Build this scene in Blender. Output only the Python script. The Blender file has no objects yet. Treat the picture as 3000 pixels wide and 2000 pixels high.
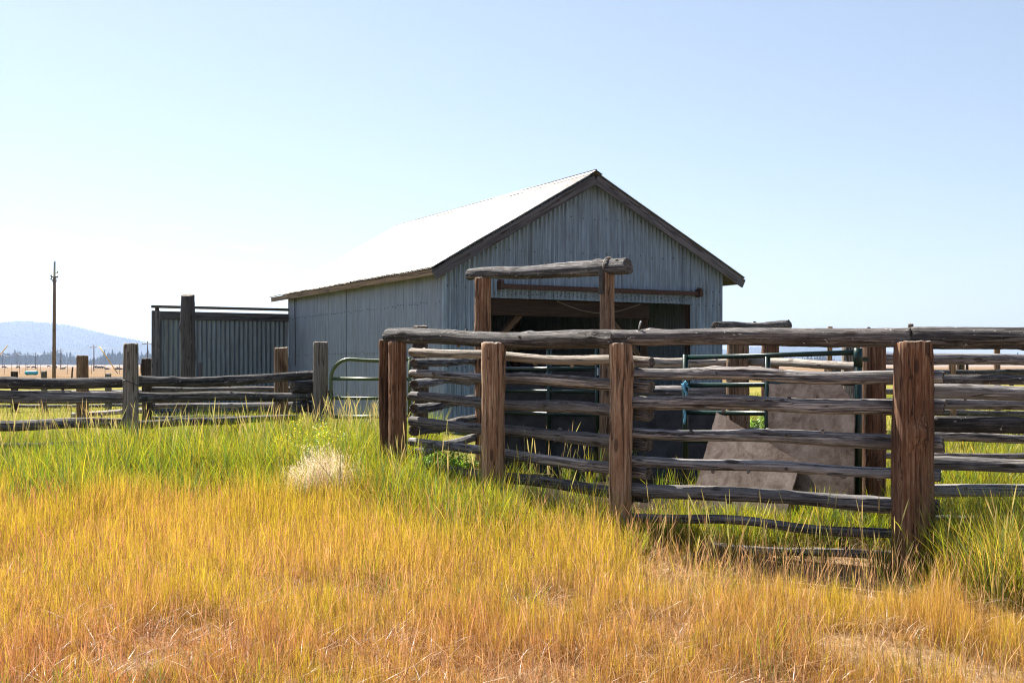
import bpy, bmesh, math, random
import numpy as np
from mathutils import Vector, Matrix, Quaternion
R = math.radians
scene = bpy.context.scene
col = scene.collection
F = 3240.0; HZ = 1066.0; EYE = 1.65            # photo focal length in photo pixels, horizon row, eye height

def at(px, py, D): return Vector(((px-1500)/F*D, D, EYE-(py-HZ)/F*D))
def gx(px, D): return (px-1500)/F*D
def sm(t): t = np.clip(t, 0, 1); return t*t*(3-2*t)
def hgt(x, y):
    x = np.asarray(x, float); y = np.asarray(y, float)
    h = .30*sm((y-8)/4.5) - .8*sm((y-130)/130) - .3*sm((y-30)/60)*(1-sm((y-130)/130))*0
    near = 1-sm((y-40)/40)
    h = h + near*(.025*np.sin(x*1.7+y*.9)+.02*np.sin(x*.8-y*2.1+1)+.012*np.sin(x*4.1+2)*np.sin(y*3.7))
    return h
def H(x, y): return float(hgt(x, y))

# ------------------------------------------------------------------ objects
def link(o): col.objects.link(o); return o
def tag(o, label=None, cat=None, group=None, kind=None):
    if label: o['label'] = label
    if cat: o['category'] = cat
    if group: o['group'] = group
    if kind: o['kind'] = kind
    return o
def empty(name, loc, label, cat, group=None):
    o = link(bpy.data.objects.new(name, None)); o.location = loc; o.empty_display_size = .2
    return tag(o, label, cat, group)
def put(name, me, parent=None, M=None):
    o = link(bpy.data.objects.new(name, me))
    M = M or Matrix.Identity(4)
    if parent is not None:
        M = Matrix.Translation(-parent.location) @ M if parent.parent is None else M
        o.parent = parent
    o.matrix_basis = M
    return o
def copy_tree(o, parent=None):
    c = o.copy(); col.objects.link(c); c.parent = parent
    for ch in list(o.children): copy_tree(ch, c)
    return c

class MB:
    def __init__(s): s.v = []; s.f = []; s.m = []; s.sm = []
    def add(s, vs, fs, mi=0, smooth=False):
        b = len(s.v); s.v.extend([tuple(v) for v in vs])
        for f in fs: s.f.append([b+i for i in f]); s.m.append(mi); s.sm.append(smooth)
    def box(s, c, ux, uy, uz, mi=0, bev=0.0):
        c, ux, uy, uz = map(Vector, (c, ux, uy, uz))
        if bev <= 0:
            vs = [c+ux*a+uy*b+uz*d for a in (-1, 1) for b in (-1, 1) for d in (-1, 1)]
            s.add(vs, [(0,1,3,2),(4,6,7,5),(0,4,5,1),(2,3,7,6),(0,2,6,4),(1,5,7,3)], mi); return
        lx, ly, lz = ux.length, uy.length, uz.length
        bm = bmesh.new(); bmesh.ops.create_cube(bm, size=2)
        for v in bm.verts: v.co = Vector((v.co.x*lx, v.co.y*ly, v.co.z*lz))
        bmesh.ops.bevel(bm, geom=bm.edges[:], offset=min(bev, .45*min(lx,ly,lz)*2), segments=2, profile=.6, affect='EDGES')
        X, Y, Z = ux/lx, uy/ly, uz/lz
        bm.verts.index_update()
        s.add([c+X*v.co.x+Y*v.co.y+Z*v.co.z for v in bm.verts], [[v.index for v in f.verts] for f in bm.faces], mi)
        bm.free()
    def bar(s, p, q, w, h, up=(0,0,1), mi=0, bev=0.0):
        p, q = Vector(p), Vector(q); d = q-p; L = d.length; d.normalize(); up = Vector(up)
        sx = d.cross(up).normalized(); u2 = sx.cross(d)
        s.box((p+q)/2, d*L/2, sx*w/2, u2*h/2, mi, bev)
    def tube(s, pts, r, n=8, mi=0, caps=True, flat=1.0):
        pts = [Vector(p) for p in pts]; k = len(pts)
        rs = r if hasattr(r, '__len__') else [r]*k
        t0 = (pts[1]-pts[0]).normalized(); up = Vector((0,0,1)) if abs(t0.z) < .9 else Vector((0,1,0))
        vs = []
        for i, p in enumerate(pts):
            t = (pts[min(i+1,k-1)]-pts[max(i-1,0)]).normalized()
            a = t.cross(up).normalized(); b = a.cross(t); up = b if b.length > .1 else up
            for j in range(n):
                an = 2*math.pi*j/n; vs.append(p+(a*math.cos(an)*flat+b*math.sin(an))*rs[i])
        fs = [(i*n+j, i*n+(j+1)%n, (i+1)*n+(j+1)%n, (i+1)*n+j) for i in range(k-1) for j in range(n)]
        s.add(vs, fs, mi, True)
        if caps:
            b = len(s.v)-k*n
            s.f.append([b+j for j in range(n)][::-1]); s.m.append(mi); s.sm.append(False)
            s.f.append([b+(k-1)*n+j for j in range(n)]); s.m.append(mi); s.sm.append(False)
    def build(s, name, mats, parent=None):
        me = bpy.data.meshes.new(name)
        mats = mats if isinstance(mats, (list, tuple)) else [mats]
        org = Vector(parent.location) if parent is not None else Vector((0,0,0))
        p = parent.parent if parent is not None else None
        if p is not None: org = Vector(p.location)+Vector(parent.location)
        me.from_pydata([tuple(Vector(v)-org) for v in s.v], [], s.f); me.update()
        for m in mats: me.materials.append(m)
        me.polygons.foreach_set('material_index', s.m); me.polygons.foreach_set('use_smooth', s.sm)
        o = link(bpy.data.objects.new(name, me))
        if parent is not None: o.parent = parent
        return o
    def build_at(s, name, mats, org):                      # a thing of one mesh with its origin at org
        e = bpy.data.objects.new('tmp', None); e.location = org
        o = s.build(name, mats, e); o.parent = None; o.location = org
        bpy.data.objects.remove(e); return o

def beam(name, p, q, w, h, m, parent, up=(0,0,1), bev=.006):
    p, q = Vector(p), Vector(q); d = q-p; L = d.length; d.normalize(); up = Vector(up)
    X = d.cross(up).normalized(); Y = X.cross(d).normalized(); X = Y.cross(d).normalized()
    mb = MB(); mb.box((0,0,L/2), (w/2,0,0), (0,h/2,0), (0,0,L/2), 0, bev)
    o = mb.build(name, m)
    org = Vector(parent.location)+(Vector(parent.parent.location) if parent.parent else Vector((0,0,0)))
    o.parent = parent; o.matrix_basis = Matrix.Translation(p-org) @ Matrix((X, Y, d)).transposed().to_4x4()
    return o

# ------------------------------------------------------------------ materials
class NT:
    def __init__(s, name):
        s.mat = bpy.data.materials.new(name); s.mat.use_nodes = True; s.t = s.mat.node_tree; s.t.nodes.clear()
    def n(s, typ, props=None, **inp):
        nd = s.t.nodes.new(typ)
        for k, v in (props or {}).items(): setattr(nd, k, v)
        for k, v in inp.items():
            key = k.replace('_', ' ')
            sock = nd.inputs[int(k[1:])] if k[0] == 'i' and k[1:].isdigit() else nd.inputs[key]
            if isinstance(v, bpy.types.NodeSocket): s.t.links.new(v, sock)
            else: sock.default_value = v
        return nd
    def noise(s, vec, scale, detail=4, rough=.6, dist=0): 
        return s.n('ShaderNodeTexNoise', None, Vector=vec, Scale=scale, Detail=detail, Roughness=rough, Distortion=dist).outputs['Fac']
    def scaled(s, vec, sc): return s.n('ShaderNodeVectorMath', {'operation':'MULTIPLY'}, i0=vec, i1=sc).outputs[0]
    def ramp(s, fac, stops, interp='LINEAR'):
        nd = s.n('ShaderNodeValToRGB', None, Fac=fac); cr = nd.color_ramp; cr.interpolation = interp
        while len(cr.elements) < len(stops): cr.elements.new(.5)
        for e, (p, c) in zip(cr.elements, stops):
            e.position = p; e.color = (*c, 1) if hasattr(c, '__len__') else (c, c, c, 1)
        return nd.outputs['Color']
    def mix(s, fac, a, b, mode='MIX'):
        nd = s.n('ShaderNodeMix', {'data_type':'RGBA','blend_type':mode})
        for sock, v in ((nd.inputs[0], fac), (nd.inputs[6], a), (nd.inputs[7], b)):
            if isinstance(v, bpy.types.NodeSocket): s.t.links.new(v, sock)
            else: sock.default_value = (*v, 1) if hasattr(v, '__len__') and len(v) == 3 else v
        return nd.outputs[2]
    def math(s, op, a, b=0.0):
        return s.n('ShaderNodeMath', {'operation':op}, i0=a, i1=b).outputs[0]
    def out(s, sh, sock='Surface'):
        o = s.n('ShaderNodeOutputMaterial'); s.t.links.new(sh, o.inputs[sock]); return s.mat
    def bump(s, hgt, strength, dist): return s.n('ShaderNodeBump', None, Strength=strength, Distance=dist, Height=hgt).outputs[0]
    def bsdf(s, color, rough, metal=0.0, normal=None, spec=.3):
        kw = dict(Base_Color=color if isinstance(color, bpy.types.NodeSocket) else (*color, 1), Roughness=rough, Metallic=metal)
        if normal is not None: kw['Normal'] = normal
        nd = s.n('ShaderNodeBsdfPrincipled', None, **kw); nd.inputs['Specular IOR Level'].default_value = spec
        return nd.outputs[0]
    def objvec(s):
        tc = s.n('ShaderNodeTexCoord'); oi = s.n('ShaderNodeObjectInfo')
        off = s.math('MULTIPLY', oi.outputs['Random'], 37.0)
        return s.n('ShaderNodeVectorMath', {'operation':'ADD'}, i0=tc.outputs['Object'], i1=s.n('ShaderNodeCombineXYZ', None, X=off, Y=off, Z=off).outputs[0]).outputs[0], oi.outputs['Random']

def wood(name, dark, mid, light, blotch=(.05,.05,.055), blot=.55, speck=.0, grain=38, knots=True, tint=None, rough=.85):
    a = NT(name); v, rnd = a.objvec()
    g1 = a.noise(a.scaled(v, (grain*1.5, grain*1.5, 1.2)), 1.0, 6, .7, .0)
    g2 = a.noise(a.scaled(v, (grain*2.6, grain*2.6, 7)), 1.0, 4, .75)
    g = a.math('ADD', a.math('MULTIPLY', g1, .7), a.math('MULTIPLY', g2, .3))
    c = a.ramp(g, [(.32, dark), (.47, mid), (.64, light)])
    b = a.noise(a.scaled(v, (8, 8, 1.6)), 1.0, 7, .72, .0)
    bm = a.ramp(b, [(.47, 0.0), (.62, 1.0)])
    c = a.mix(a.math('MULTIPLY', bm, blot), c, blotch)
    if tint:
        t = a.noise(a.scaled(v, (5, 5, .5)), 1.0, 3, .5)
        c = a.mix(a.ramp(t, [(.45, 0.0), (.65, .75)]), c, a.mix(1.0, c, tint, 'MULTIPLY'))
    cr = a.noise(a.scaled(v, (19, 19, .5)), 1.0, 3, .55, .0)                    # drying cracks
    crk = a.ramp(a.math('ABSOLUTE', a.math('SUBTRACT', cr, .5)), [(.004, 1.0), (.018, 0.0)])
    c = a.mix(a.math('MULTIPLY', crk, .8), c, (.018,.014,.012))
    if knots:
        vo = a.n('ShaderNodeTexVoronoi', None, Vector=a.scaled(v, (7, 7, 2.2)), Scale=1.0).outputs['Distance']
        kn = a.ramp(vo, [(.10, 1.0), (.17, 0.0)])
        c = a.mix(a.math('MULTIPLY', kn, .75), c, (.03,.018,.012))
    if speck:
        s1 = a.noise(a.scaled(v, (26, 26, 17)), 1.0, 3, .7, .6)
        c = a.mix(a.ramp(s1, [(.655, 0.0), (.69, speck)]), c, (.62,.60,.57))
    val = a.n('ShaderNodeHueSaturation', None, Color=c, Value=a.math('ADD', a.math('MULTIPLY', rnd, .7), .62)).outputs[0]
    hh = a.math('SUBTRACT', g, a.math('MULTIPLY', crk, .6))
    return a.out(a.bsdf(val, rough, 0, a.bump(hh, 1.0, .02), .25))

def endgrain(name, dark, light):
    a = NT(name); v, rnd = a.objvec(); tc = a.n('ShaderNodeTexCoord').outputs['Object']
    ln = a.n('ShaderNodeVectorMath', {'operation':'LENGTH'}, i0=a.scaled(tc, (1,1,0))).outputs['Value']
    r = a.math('SINE', a.math('MULTIPLY', ln, 420.0))
    ns = a.noise(v, 28, 4, .6)
    c = a.ramp(a.math('ADD', a.math('MULTIPLY', r, .12), ns), [(.35, dark), (.7, light)])
    return a.out(a.bsdf(c, .9, 0, a.bump(ns, .5, .01), .2))

M_LOG   = wood('weathered log', (.04,.039,.042), (.145,.14,.148), (.50,.475,.46), (.030,.032,.039), .58, .0, 30, True, (1.1,.95,.82))
M_TOP   = wood('dark weathered log', (.026,.025,.028), (.075,.072,.077), (.28,.265,.26), (.015,.016,.020), .75, .9, 30, True, (1.05,.98,.9))
M_PALE  = wood('pale peeled log', (.14,.12,.105), (.34,.30,.265), (.58,.52,.46), (.10,.085,.075), .45, .5, 26, True)
M_RED   = wood('red brown post', (.05,.020,.011), (.175,.083,.045), (.39,.25,.155), (.09,.037,.02), .6, 0, 34, True)
M_TAN   = wood('tan post', (.085,.044,.026), (.25,.15,.09), (.46,.335,.235), (.13,.055,.028), .55, 0, 34, True)
M_GREYP = wood('grey post', (.06,.05,.045), (.19,.165,.145), (.34,.305,.27), (.10,.08,.07), .4, 0, 34, True)
M_DKP   = wood('dark post', (.02,.014,.012), (.06,.04,.032), (.13,.10,.08), (.02,.014,.012), .5, 0, 34, True)
M_TRIM  = wood('weathered trim board', (.040,.040,.052), (.090,.088,.115), (.165,.162,.20), (.058,.057,.075), .4, 0, 40, True)
M_BEAM  = wood('barn timber', (.02,.010,.007), (.045,.024,.015), (.08,.046,.03), (.02,.010,.007), .4, 0, 30, False)
M_EAVE  = wood('tan eave board', (.09,.06,.045), (.19,.135,.105), (.30,.23,.185), (.10,.07,.055), .4, 0, 30, False)
M_BRACE = wood('lighter brace timber', (.04,.022,.014), (.10,.058,.036), (.17,.11,.075), (.05,.026,.017), .4, 0, 30, False)
M_POLE  = wood('utility pole wood', (.07,.045,.036), (.14,.092,.075), (.21,.155,.13), (.10,.07,.06), .4, 0, 20, False)
M_END   = endgrain('log end grain', (.035,.03,.027), (.16,.14,.125))
M_ENDT  = endgrain('post end grain', (.10,.08,.065), (.32,.28,.24))

def corrug(name, base, rust, metal=.35, rough=.48, streak=.35, rustamt=.35, slope=False):
    a = NT(name); tc = a.n('ShaderNodeTexCoord').outputs['Object']
    if slope: tc = a.n('ShaderNodeMapping', None, Vector=tc, Rotation=(R(90), 0, R(-29.08))).outputs[0]   # streaks run down the slope
    s1 = a.noise(a.scaled(tc, (14, 14, .8)), 1.0, 5, .65, 0)
    s2 = a.noise(a.scaled(tc, (45, 45, 2.2)), 1.0, 4, .6)
    sp = a.noise(tc, 60, 3, .7)
    g = a.math('ADD', a.math('ADD', a.math('MULTIPLY', s1, .5), a.math('MULTIPLY', s2, .35)), a.math('MULTIPLY', sp, .15))
    lo = tuple(c*(1-streak) for c in base); hi = tuple(min(1, c*(1+streak)) for c in base)
    c = a.ramp(g, [(.36, lo), (.5, base), (.66, hi)])
    r = a.noise(a.scaled(tc, (5, 5, 1.0)), 1.0, 5, .7, .3)
    c = a.mix(a.math('MULTIPLY', a.ramp(r, [(.52, 0.0), (.72, 1.0)]), rustamt), c, rust)
    w = a.noise(a.scaled(tc, (30, 30, 1.6)), 1.0, 3, .75)
    c = a.mix(a.ramp(w, [(.70, 0.0), (.76, .5)]), c, tuple(min(1, k*1.9) for k in base))
    ro = a.ramp(g, [(.3, rough-.08), (.7, rough+.12)])
    return a.out(a.bsdf(c, ro, metal, a.bump(a.noise(tc, 6, 3, .6), .25, .03), .5))
M_WALL  = corrug('galvanised wall sheet', (.17,.235,.335), (.11,.11,.115), .3, .5, .55, .5)
M_WALLS = corrug('galvanised side sheet', (.18,.225,.325), (.155,.15,.18), .35, .46, .42, .4)
M_DOOR  = corrug('galvanised door sheet', (.135,.175,.235), (.085,.072,.072), .25, .5, .55, .65)
M_ROOF  = corrug('galvanised roof sheet', (.21,.203,.20), (.13,.105,.09), .65, .47, .5, .6, True)

def plain(name, c, rough=.5, metal=0.0, var=.15, sc=14, spec=.4):
    a = NT(name); tc = a.n('ShaderNodeTexCoord').outputs['Object']
    n = a.noise(tc, sc, 5, .65)
    cc = a.ramp(n, [(.3, tuple(k*(1-var) for k in c)), (.7, tuple(min(1,k*(1+var)) for k in c))])
    return a.out(a.bsdf(cc, rough, metal, a.bump(n, .15, .01), spec))
M_GREEN = plain('dark green gate paint', (.004,.022,.017), .28, .0, .3, 20, .38)
M_OLIVE = plain('olive gate paint', (.05,.085,.025), .38, .0, .3, 20, .6)
M_RUST  = plain('rusty steel', (.052,.027,.024), .75, .2, .5, 18)
M_DSTEEL= plain('dark steel', (.07,.065,.062), .55, .5, .35, 20)
M_STRAP = plain('worn pale strap', (.42,.35,.30), .6, .1, .3, 20)
M_NAIL  = plain('nail head', (.03,.03,.032), .7, .3, .3)
M_TAG   = plain('pale tag', (.55,.62,.66), .5, 0, .1)
M_TWINE = plain('light blue twine', (.13,.38,.58), .8, 0, .35, 60)
M_YELLOW= plain('yellow plastic', (.75,.48,.06), .55, 0, .15)
M_CYAN  = plain('cyan plastic', (.03,.36,.47), .5, 0, .25, 3)
M_COW   = plain('black hide', (.012,.010,.010), .8, 0, .4)
M_COWB  = plain('brown hide', (.05,.025,.018), .8, 0, .4)
M_WIRE  = plain('bare wire', (.35,.36,.37), .5, .6, .1)
M_CABLE = plain('old cable', (.17,.13,.10), .7, 0, .2)
M_GLASSI= plain('grey insulator', (.28,.29,.31), .4, 0, .2)

def mat_board():
    a = NT('mottled fibrous mat'); tc = a.n('ShaderNodeTexCoord').outputs['Object']
    n1 = a.noise(tc, 4.5, 6, .68, .6); n2 = a.noise(a.scaled(tc, (60, 60, 22)), 1.0, 4, .7)
    g = a.math('ADD', a.math('MULTIPLY', n1, .8), a.math('MULTIPLY', n2, .2))
    c = a.ramp(g, [(.34, (.045,.030,.024)), (.45, (.118,.090,.077)), (.62, (.195,.162,.145))])
    bl = a.noise(tc, 2.6, 4, .6, 1.2); c = a.mix(a.ramp(bl, [(.52, 0.0), (.62, .6)]), c, (.075,.052,.042))
    sc_ = a.noise(a.scaled(tc, (22, 22, 90)), 1.0, 3, .7, 1.5); c = a.mix(a.ramp(sc_, [(.60, 0.0), (.68, .35)]), c, (.36,.32,.29))
    oi = a.n('ShaderNodeObjectInfo').outputs['Random']; c = a.n('ShaderNodeHueSaturation', None, Color=c, Value=a.math('ADD', a.math('MULTIPLY', oi, .5), .75)).outputs[0]
    return a.out(a.bsdf(c, .95, 0, a.bump(n2, .25, .006), .1))
M_BOARD = mat_board()
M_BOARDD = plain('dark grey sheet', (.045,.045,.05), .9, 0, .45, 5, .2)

def mat_ground():
    a = NT('field ground'); P = a.n('ShaderNodeNewGeometry').outputs['Position']
    sx = a.n('ShaderNodeSeparateXYZ', None, Vector=P)
    n1 = a.noise(P, .9, 5, .6); n2 = a.noise(P, 14, 6, .7); n3 = a.noise(a.scaled(P, (.02,.03,.0)), 1, 4, .6)
    n4 = a.noise(P, 60, 4, .7)
    soil = a.ramp(a.math('ADD', a.math('MULTIPLY', n2, .6), a.math('MULTIPLY', n4, .4)), [(.35, (.16,.095,.05)), (.5, (.33,.21,.115)), (.66, (.55,.41,.27))])
    grassy = a.ramp(a.math('ADD', a.math('MULTIPLY', n2, .5), a.math('MULTIPLY', n1, .5)), [(.36, (.11,.12,.022)), (.5, (.22,.20,.035)), (.64, (.34,.26,.07))])
    pl = a.noise(a.scaled(P, (.012,.05,0)), 1, 5, .65)
    plain_ = a.ramp(a.math('ADD', a.math('MULTIPLY', pl, .7), a.math('MULTIPLY', n1, .3)), [(.36, (.115,.068,.030)), (.5, (.18,.112,.055)), (.64, (.25,.165,.09))])
    y = sx.outputs['Y']
    jit = a.math('MULTIPLY', a.math('SUBTRACT', n1, .5), 2.0)
    m1 = a.n('ShaderNodeMapRange', {'interpolation_type':'SMOOTHSTEP'}, Value=a.math('ADD', y, jit), i1=12.5, i2=16.0).outputs[0]
    m2 = a.n('ShaderNodeMapRange', {'interpolation_type':'SMOOTHSTEP'}, Value=a.math('ADD', y, a.math('MULTIPLY', a.math('SUBTRACT', n3, .5), 60)), i1=60.0, i2=105.0).outputs[0]
    m3 = a.n('ShaderNodeMapRange', {'interpolation_type':'SMOOTHSTEP'}, Value=y, i1=420.0, i2=1200.0).outputs[0]
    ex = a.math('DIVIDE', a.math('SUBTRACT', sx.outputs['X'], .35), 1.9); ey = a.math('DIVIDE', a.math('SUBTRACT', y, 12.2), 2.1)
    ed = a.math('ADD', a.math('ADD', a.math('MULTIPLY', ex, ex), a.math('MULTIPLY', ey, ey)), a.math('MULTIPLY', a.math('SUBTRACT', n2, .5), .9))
    pen_shade = a.n('ShaderNodeMapRange', {'interpolation_type':'SMOOTHSTEP'}, Value=ed, i1=1.15, i2=.75).outputs[0]      # shade inside the pen, painted into the soil as a dark oval
    soil = a.mix(pen_shade, soil, a.ramp(n4, [(.35, (.018,.014,.011)), (.65, (.06,.046,.034))]))
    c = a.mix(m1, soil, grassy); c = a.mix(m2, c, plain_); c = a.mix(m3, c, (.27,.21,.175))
    return a.out(a.bsdf(c, .95, 0, a.bump(a.math('ADD', n2, n4), .8, .05), .1))
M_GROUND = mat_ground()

def mat_blade(name, trans=.5, rough=.5):
    a = NT(name); at_ = a.n('ShaderNodeAttribute', {'attribute_name':'col'}).outputs['Color']
    d = a.n('ShaderNodeBsdfDiffuse', None, Color=at_).outputs[0]
    t = a.n('ShaderNodeBsdfTranslucent', None, Color=at_).outputs[0]
    m = a.n('ShaderNodeMixShader', None, i0=trans, i1=d, i2=t).outputs[0]
    g = a.n('ShaderNodeBsdfGlossy', None, Color=(.8,.85,.9,1), Roughness=rough).outputs[0]
    return a.out(a.n('ShaderNodeMixShader', None, i0=.035, i1=m, i2=g).outputs[0])
M_BLADE = mat_blade('grass blade', .55, .42)
M_FOREST = plain('conifer foliage', (.018,.034,.022), .95, 0, .3, .02, .1)
M_HILL = plain('wooded hillside', (.018,.032,.022), .95, 0, .3, .004, .1)

# ------------------------------------------------------------------ logs and posts
def fnoise(rng, t, n=5, f=1.0, fall=.7):
    o = np.zeros_like(t)
    for k in range(1, n+1): o = o+(fall**k)*rng.normal()*np.sin(2*np.pi*(k*f*t+rng.random()))
    return o
def log(name, p, q, r0, r1, seed, parent, mats, bend=.012, lump=.055, knots=3, crack=2, sq=2.0, nr=28, seg=.045, group_up=(0,0,1), ratio=1.0, ring0=None):
    rng = np.random.default_rng(seed)
    p, q = Vector(p), Vector(q); d = q-p; L = d.length; d.normalize()
    up = Vector(group_up) if abs(d.z) < .9 else Vector((0,-1,0))
    X = d.cross(up).normalized(); Y = X.cross(d).normalized()            # local x sideways, y up, z along
    X = Y.cross(d).normalized()
    ns = max(6, int(L/seg)); t = np.linspace(0, 1, ns+1); t = np.concatenate([[0, .008/L], t[1:-1], [1-.008/L, 1]]); ns += 2
    th = np.linspace(0, 2*np.pi, nr, endpoint=False)
    T, TH = np.meshgrid(t, th, indexing='ij')
    rad = (r0*rng.uniform(.94,1.08)+(r1*rng.uniform(.92,1.06)-r0)*t)*(1+lump*fnoise(rng, t*L, 3, .33, .6))
    bx = bend*fnoise(rng, t, 3, .6)*(np.sin(np.pi*t)**.5); by = bend*fnoise(rng, t, 3, .6)*(np.sin(np.pi*t)**.5)
    c, s_ = np.cos(TH), np.sin(TH)
    sup = (np.abs(c)**sq+np.abs(s_)**sq)**(-1/sq)
    RR = rad[:, None]*sup
    for k in (2, 3, 5):
        RR = RR*(1+.03/k*2*np.sin(k*TH+rng.random()*6.28+1.5*fnoise(rng, t*L, 2, .3)[:, None]))
    for k in (9, 13): RR = RR*(1+.008*np.sin(k*TH+rng.random()*6.28+fnoise(rng, t*L, 3, .5)[:, None]*2))
    for k in range(knots):
        tk, thk = rng.random(), rng.random()*6.28; w = rng.uniform(.05,.09)
        dt = (T-tk)*L; dth = (TH-thk+np.pi) % (2*np.pi)-np.pi
        RR = RR+rad[:, None]*rng.uniform(.1,.28)*np.exp(-(dt/w)**2-(dth/.5)**2)
    for k in range(crack):
        thc = rng.random()*6.28+.5*fnoise(rng, t*L, 2, .25)
        dth = (TH-thc[:, None]+np.pi) % (2*np.pi)-np.pi
        env = np.clip(rng.uniform(-.1,.5)+fnoise(rng, t, 3, .8), 0, 1)[:, None]
        RR = RR-rad[:, None]*.22*env*np.exp(-(dth/.11)**2)
    RR = RR*(1+.012*rng.normal(size=RR.shape))
    RR[0] *= .95; RR[-1] *= .95
    V = np.stack([RR*c+bx[:, None], RR*s_*ratio+by[:, None], T*L], -1)
    V[0,:,2] += rng.normal(size=nr)*.004; V[-1,:,2] += rng.normal(size=nr)*.004
    tilt0, tilt1 = rng.normal()*.1, rng.normal()*.1
    V[:2,:,2] += tilt0*V[:2,:,0]; V[-2:,:,2] += tilt1*V[-2:,:,1]
    verts = V.reshape(-1,3).tolist(); n = nr
    stubs = []
    for k in range(knots if lump > .035 else 0):           # sawn-off branch stubs
        i0 = int(rng.integers(4, ns-3)); j0 = int(rng.integers(0, nr)); ps = V[i0, j0]; cen_ = V[i0].mean(0)
        dn = (ps-cen_)/np.linalg.norm(ps-cen_); ax = np.array([-dn[1], dn[0], 0]); rs_ = rng.uniform(.008,.018); ls_ = rng.uniform(.006,.03)
        stubs.append((ps, dn, ax, rs_, ls_))
    fs = [(i*n+j, i*n+(j+1)%n, (i+1)*n+(j+1)%n, (i+1)*n+j) for i in range(ns) for j in range(n)]
    mi = [0]*len(fs)
    for e, base in ((0, 0), (1, ns*n)):
        b0 = len(verts); z = V[0 if e == 0 else -1]
        cen = z.mean(0)
        for fr in (.82, .45):
            for j in range(n): verts.append((cen+(z[j]-cen)*fr+np.array([0,0,(-1 if e==0 else 1)*(.006 if fr>.6 else .004)])+rng.normal(size=3)*.0012).tolist())
        verts.append(cen.tolist()); ce = len(verts)-1
        for j in range(n):
            k = (j+1) % n
            A = (base+j, base+k, b0+k, b0+j); B = (b0+j, b0+k, b0+n+k, b0+n+j); Cc = (b0+n+j, b0+n+k, ce)
            for f in (A, B, Cc): fs.append(f if e == 1 else f[::-1]); mi.append(1)
    for ps, dn, ax, rs_, ls_ in stubs:
        b0 = len(verts)
        for hh_, rr_ in ((-.03, 1.5), (ls_*.6, 1.05), (ls_, .85)):
            for j in range(8):
                an = 6.283*j/8; verts.append((ps+dn*hh_+(ax*math.cos(an)+np.array([0,0,1])*math.sin(an)*1.3)*rs_*rr_).tolist())
        for lev in range(2):
            for j in range(8): fs.append((b0+lev*8+j, b0+lev*8+(j+1)%8, b0+lev*8+8+(j+1)%8, b0+lev*8+8+j)); mi.append(0)
        fs.append([b0+16+j for j in range(8)]); mi.append(1)
    me = bpy.data.meshes.new(name); me.from_pydata(verts, [], fs); me.update()
    for m in mats: me.materials.append(m)
    me.polygons.foreach_set('material_index', mi)
    me.polygons.foreach_set('use_smooth', [m == 0 for m in mi])
    Mx = Matrix.Translation(p) @ Matrix((X, Y, d)).transposed().to_4x4()
    o = link(bpy.data.objects.new(name, me))
    if parent is not None:
        o.parent = parent; Mx = Matrix.Translation(-Vector(parent.location)) @ Mx
    o.matrix_basis = Mx
    return o
_seed = [100]
def sd(): _seed[0] += 1; return _seed[0]
M_GREYL = wood('silver grey log', (.07,.066,.068), (.185,.175,.178), (.40,.38,.37), (.055,.054,.058), .5, .3, 34, True)
GREYM = [M_GREYL, M_END]; LOGM = [M_LOG, M_END]; TOPM = [M_TOP, M_END]; PALEM = [M_PALE, M_END]
def post(parent, px, D, ytop, wpx, mats, name='post', lean=0.0, sq=2.0, crack=3, wb=1.04, bury=.25):
    x = gx(px, D); zt = EYE-(ytop-HZ)/F*D; r = wpx/F*D/2
    b = (x+lean, D, H(x, D)-bury)
    return log(name, b, (x, D, zt), r*wb, r*.98, sd(), parent, [mats, M_ENDT], bend=.006, lump=.03, knots=2, crack=crack, sq=sq, seg=.06)
def rail(parent, a, b, ra, rb, mats=None, name='rail', **k):
    mats = mats or LOGM
    if mats is LOGM: mats = random.Random(_seed[0]*7+1).choice([LOGM, LOGM, LOGM, TOPM, GREYM])
    return log(name, at(*a), at(*b), ra, rb, sd(), parent, mats, **k)

# ================================================================== camera, sun, sky
cam = bpy.data.cameras.new('camera'); co = link(bpy.data.objects.new('camera', cam)); scene.camera = co
co.location = (0, 0, EYE); co.rotation_euler = (R(90), 0, 0)
cam.sensor_width = 36; cam.lens = F/3000*36; cam.shift_y = 66/3000; cam.clip_end = 40000; cam.clip_start = .05
SUN_AZ, SUN_EL = -38.0, 52.0                   # degrees right of the view direction, above the horizon
sdv = Vector((math.sin(R(SUN_AZ))*math.cos(R(SUN_EL)), math.cos(R(SUN_AZ))*math.cos(R(SUN_EL)), math.sin(R(SUN_EL))))
sl = bpy.data.lights.new('sun', 'SUN'); sl.energy = 5.0; sl.angle = R(.53); sl.color = (1, .93, .82)
so = link(bpy.data.objects.new('sun', sl)); so.rotation_euler = sdv.to_track_quat('Z', 'Y').to_euler(); so.location = (0,0,60)

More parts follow.
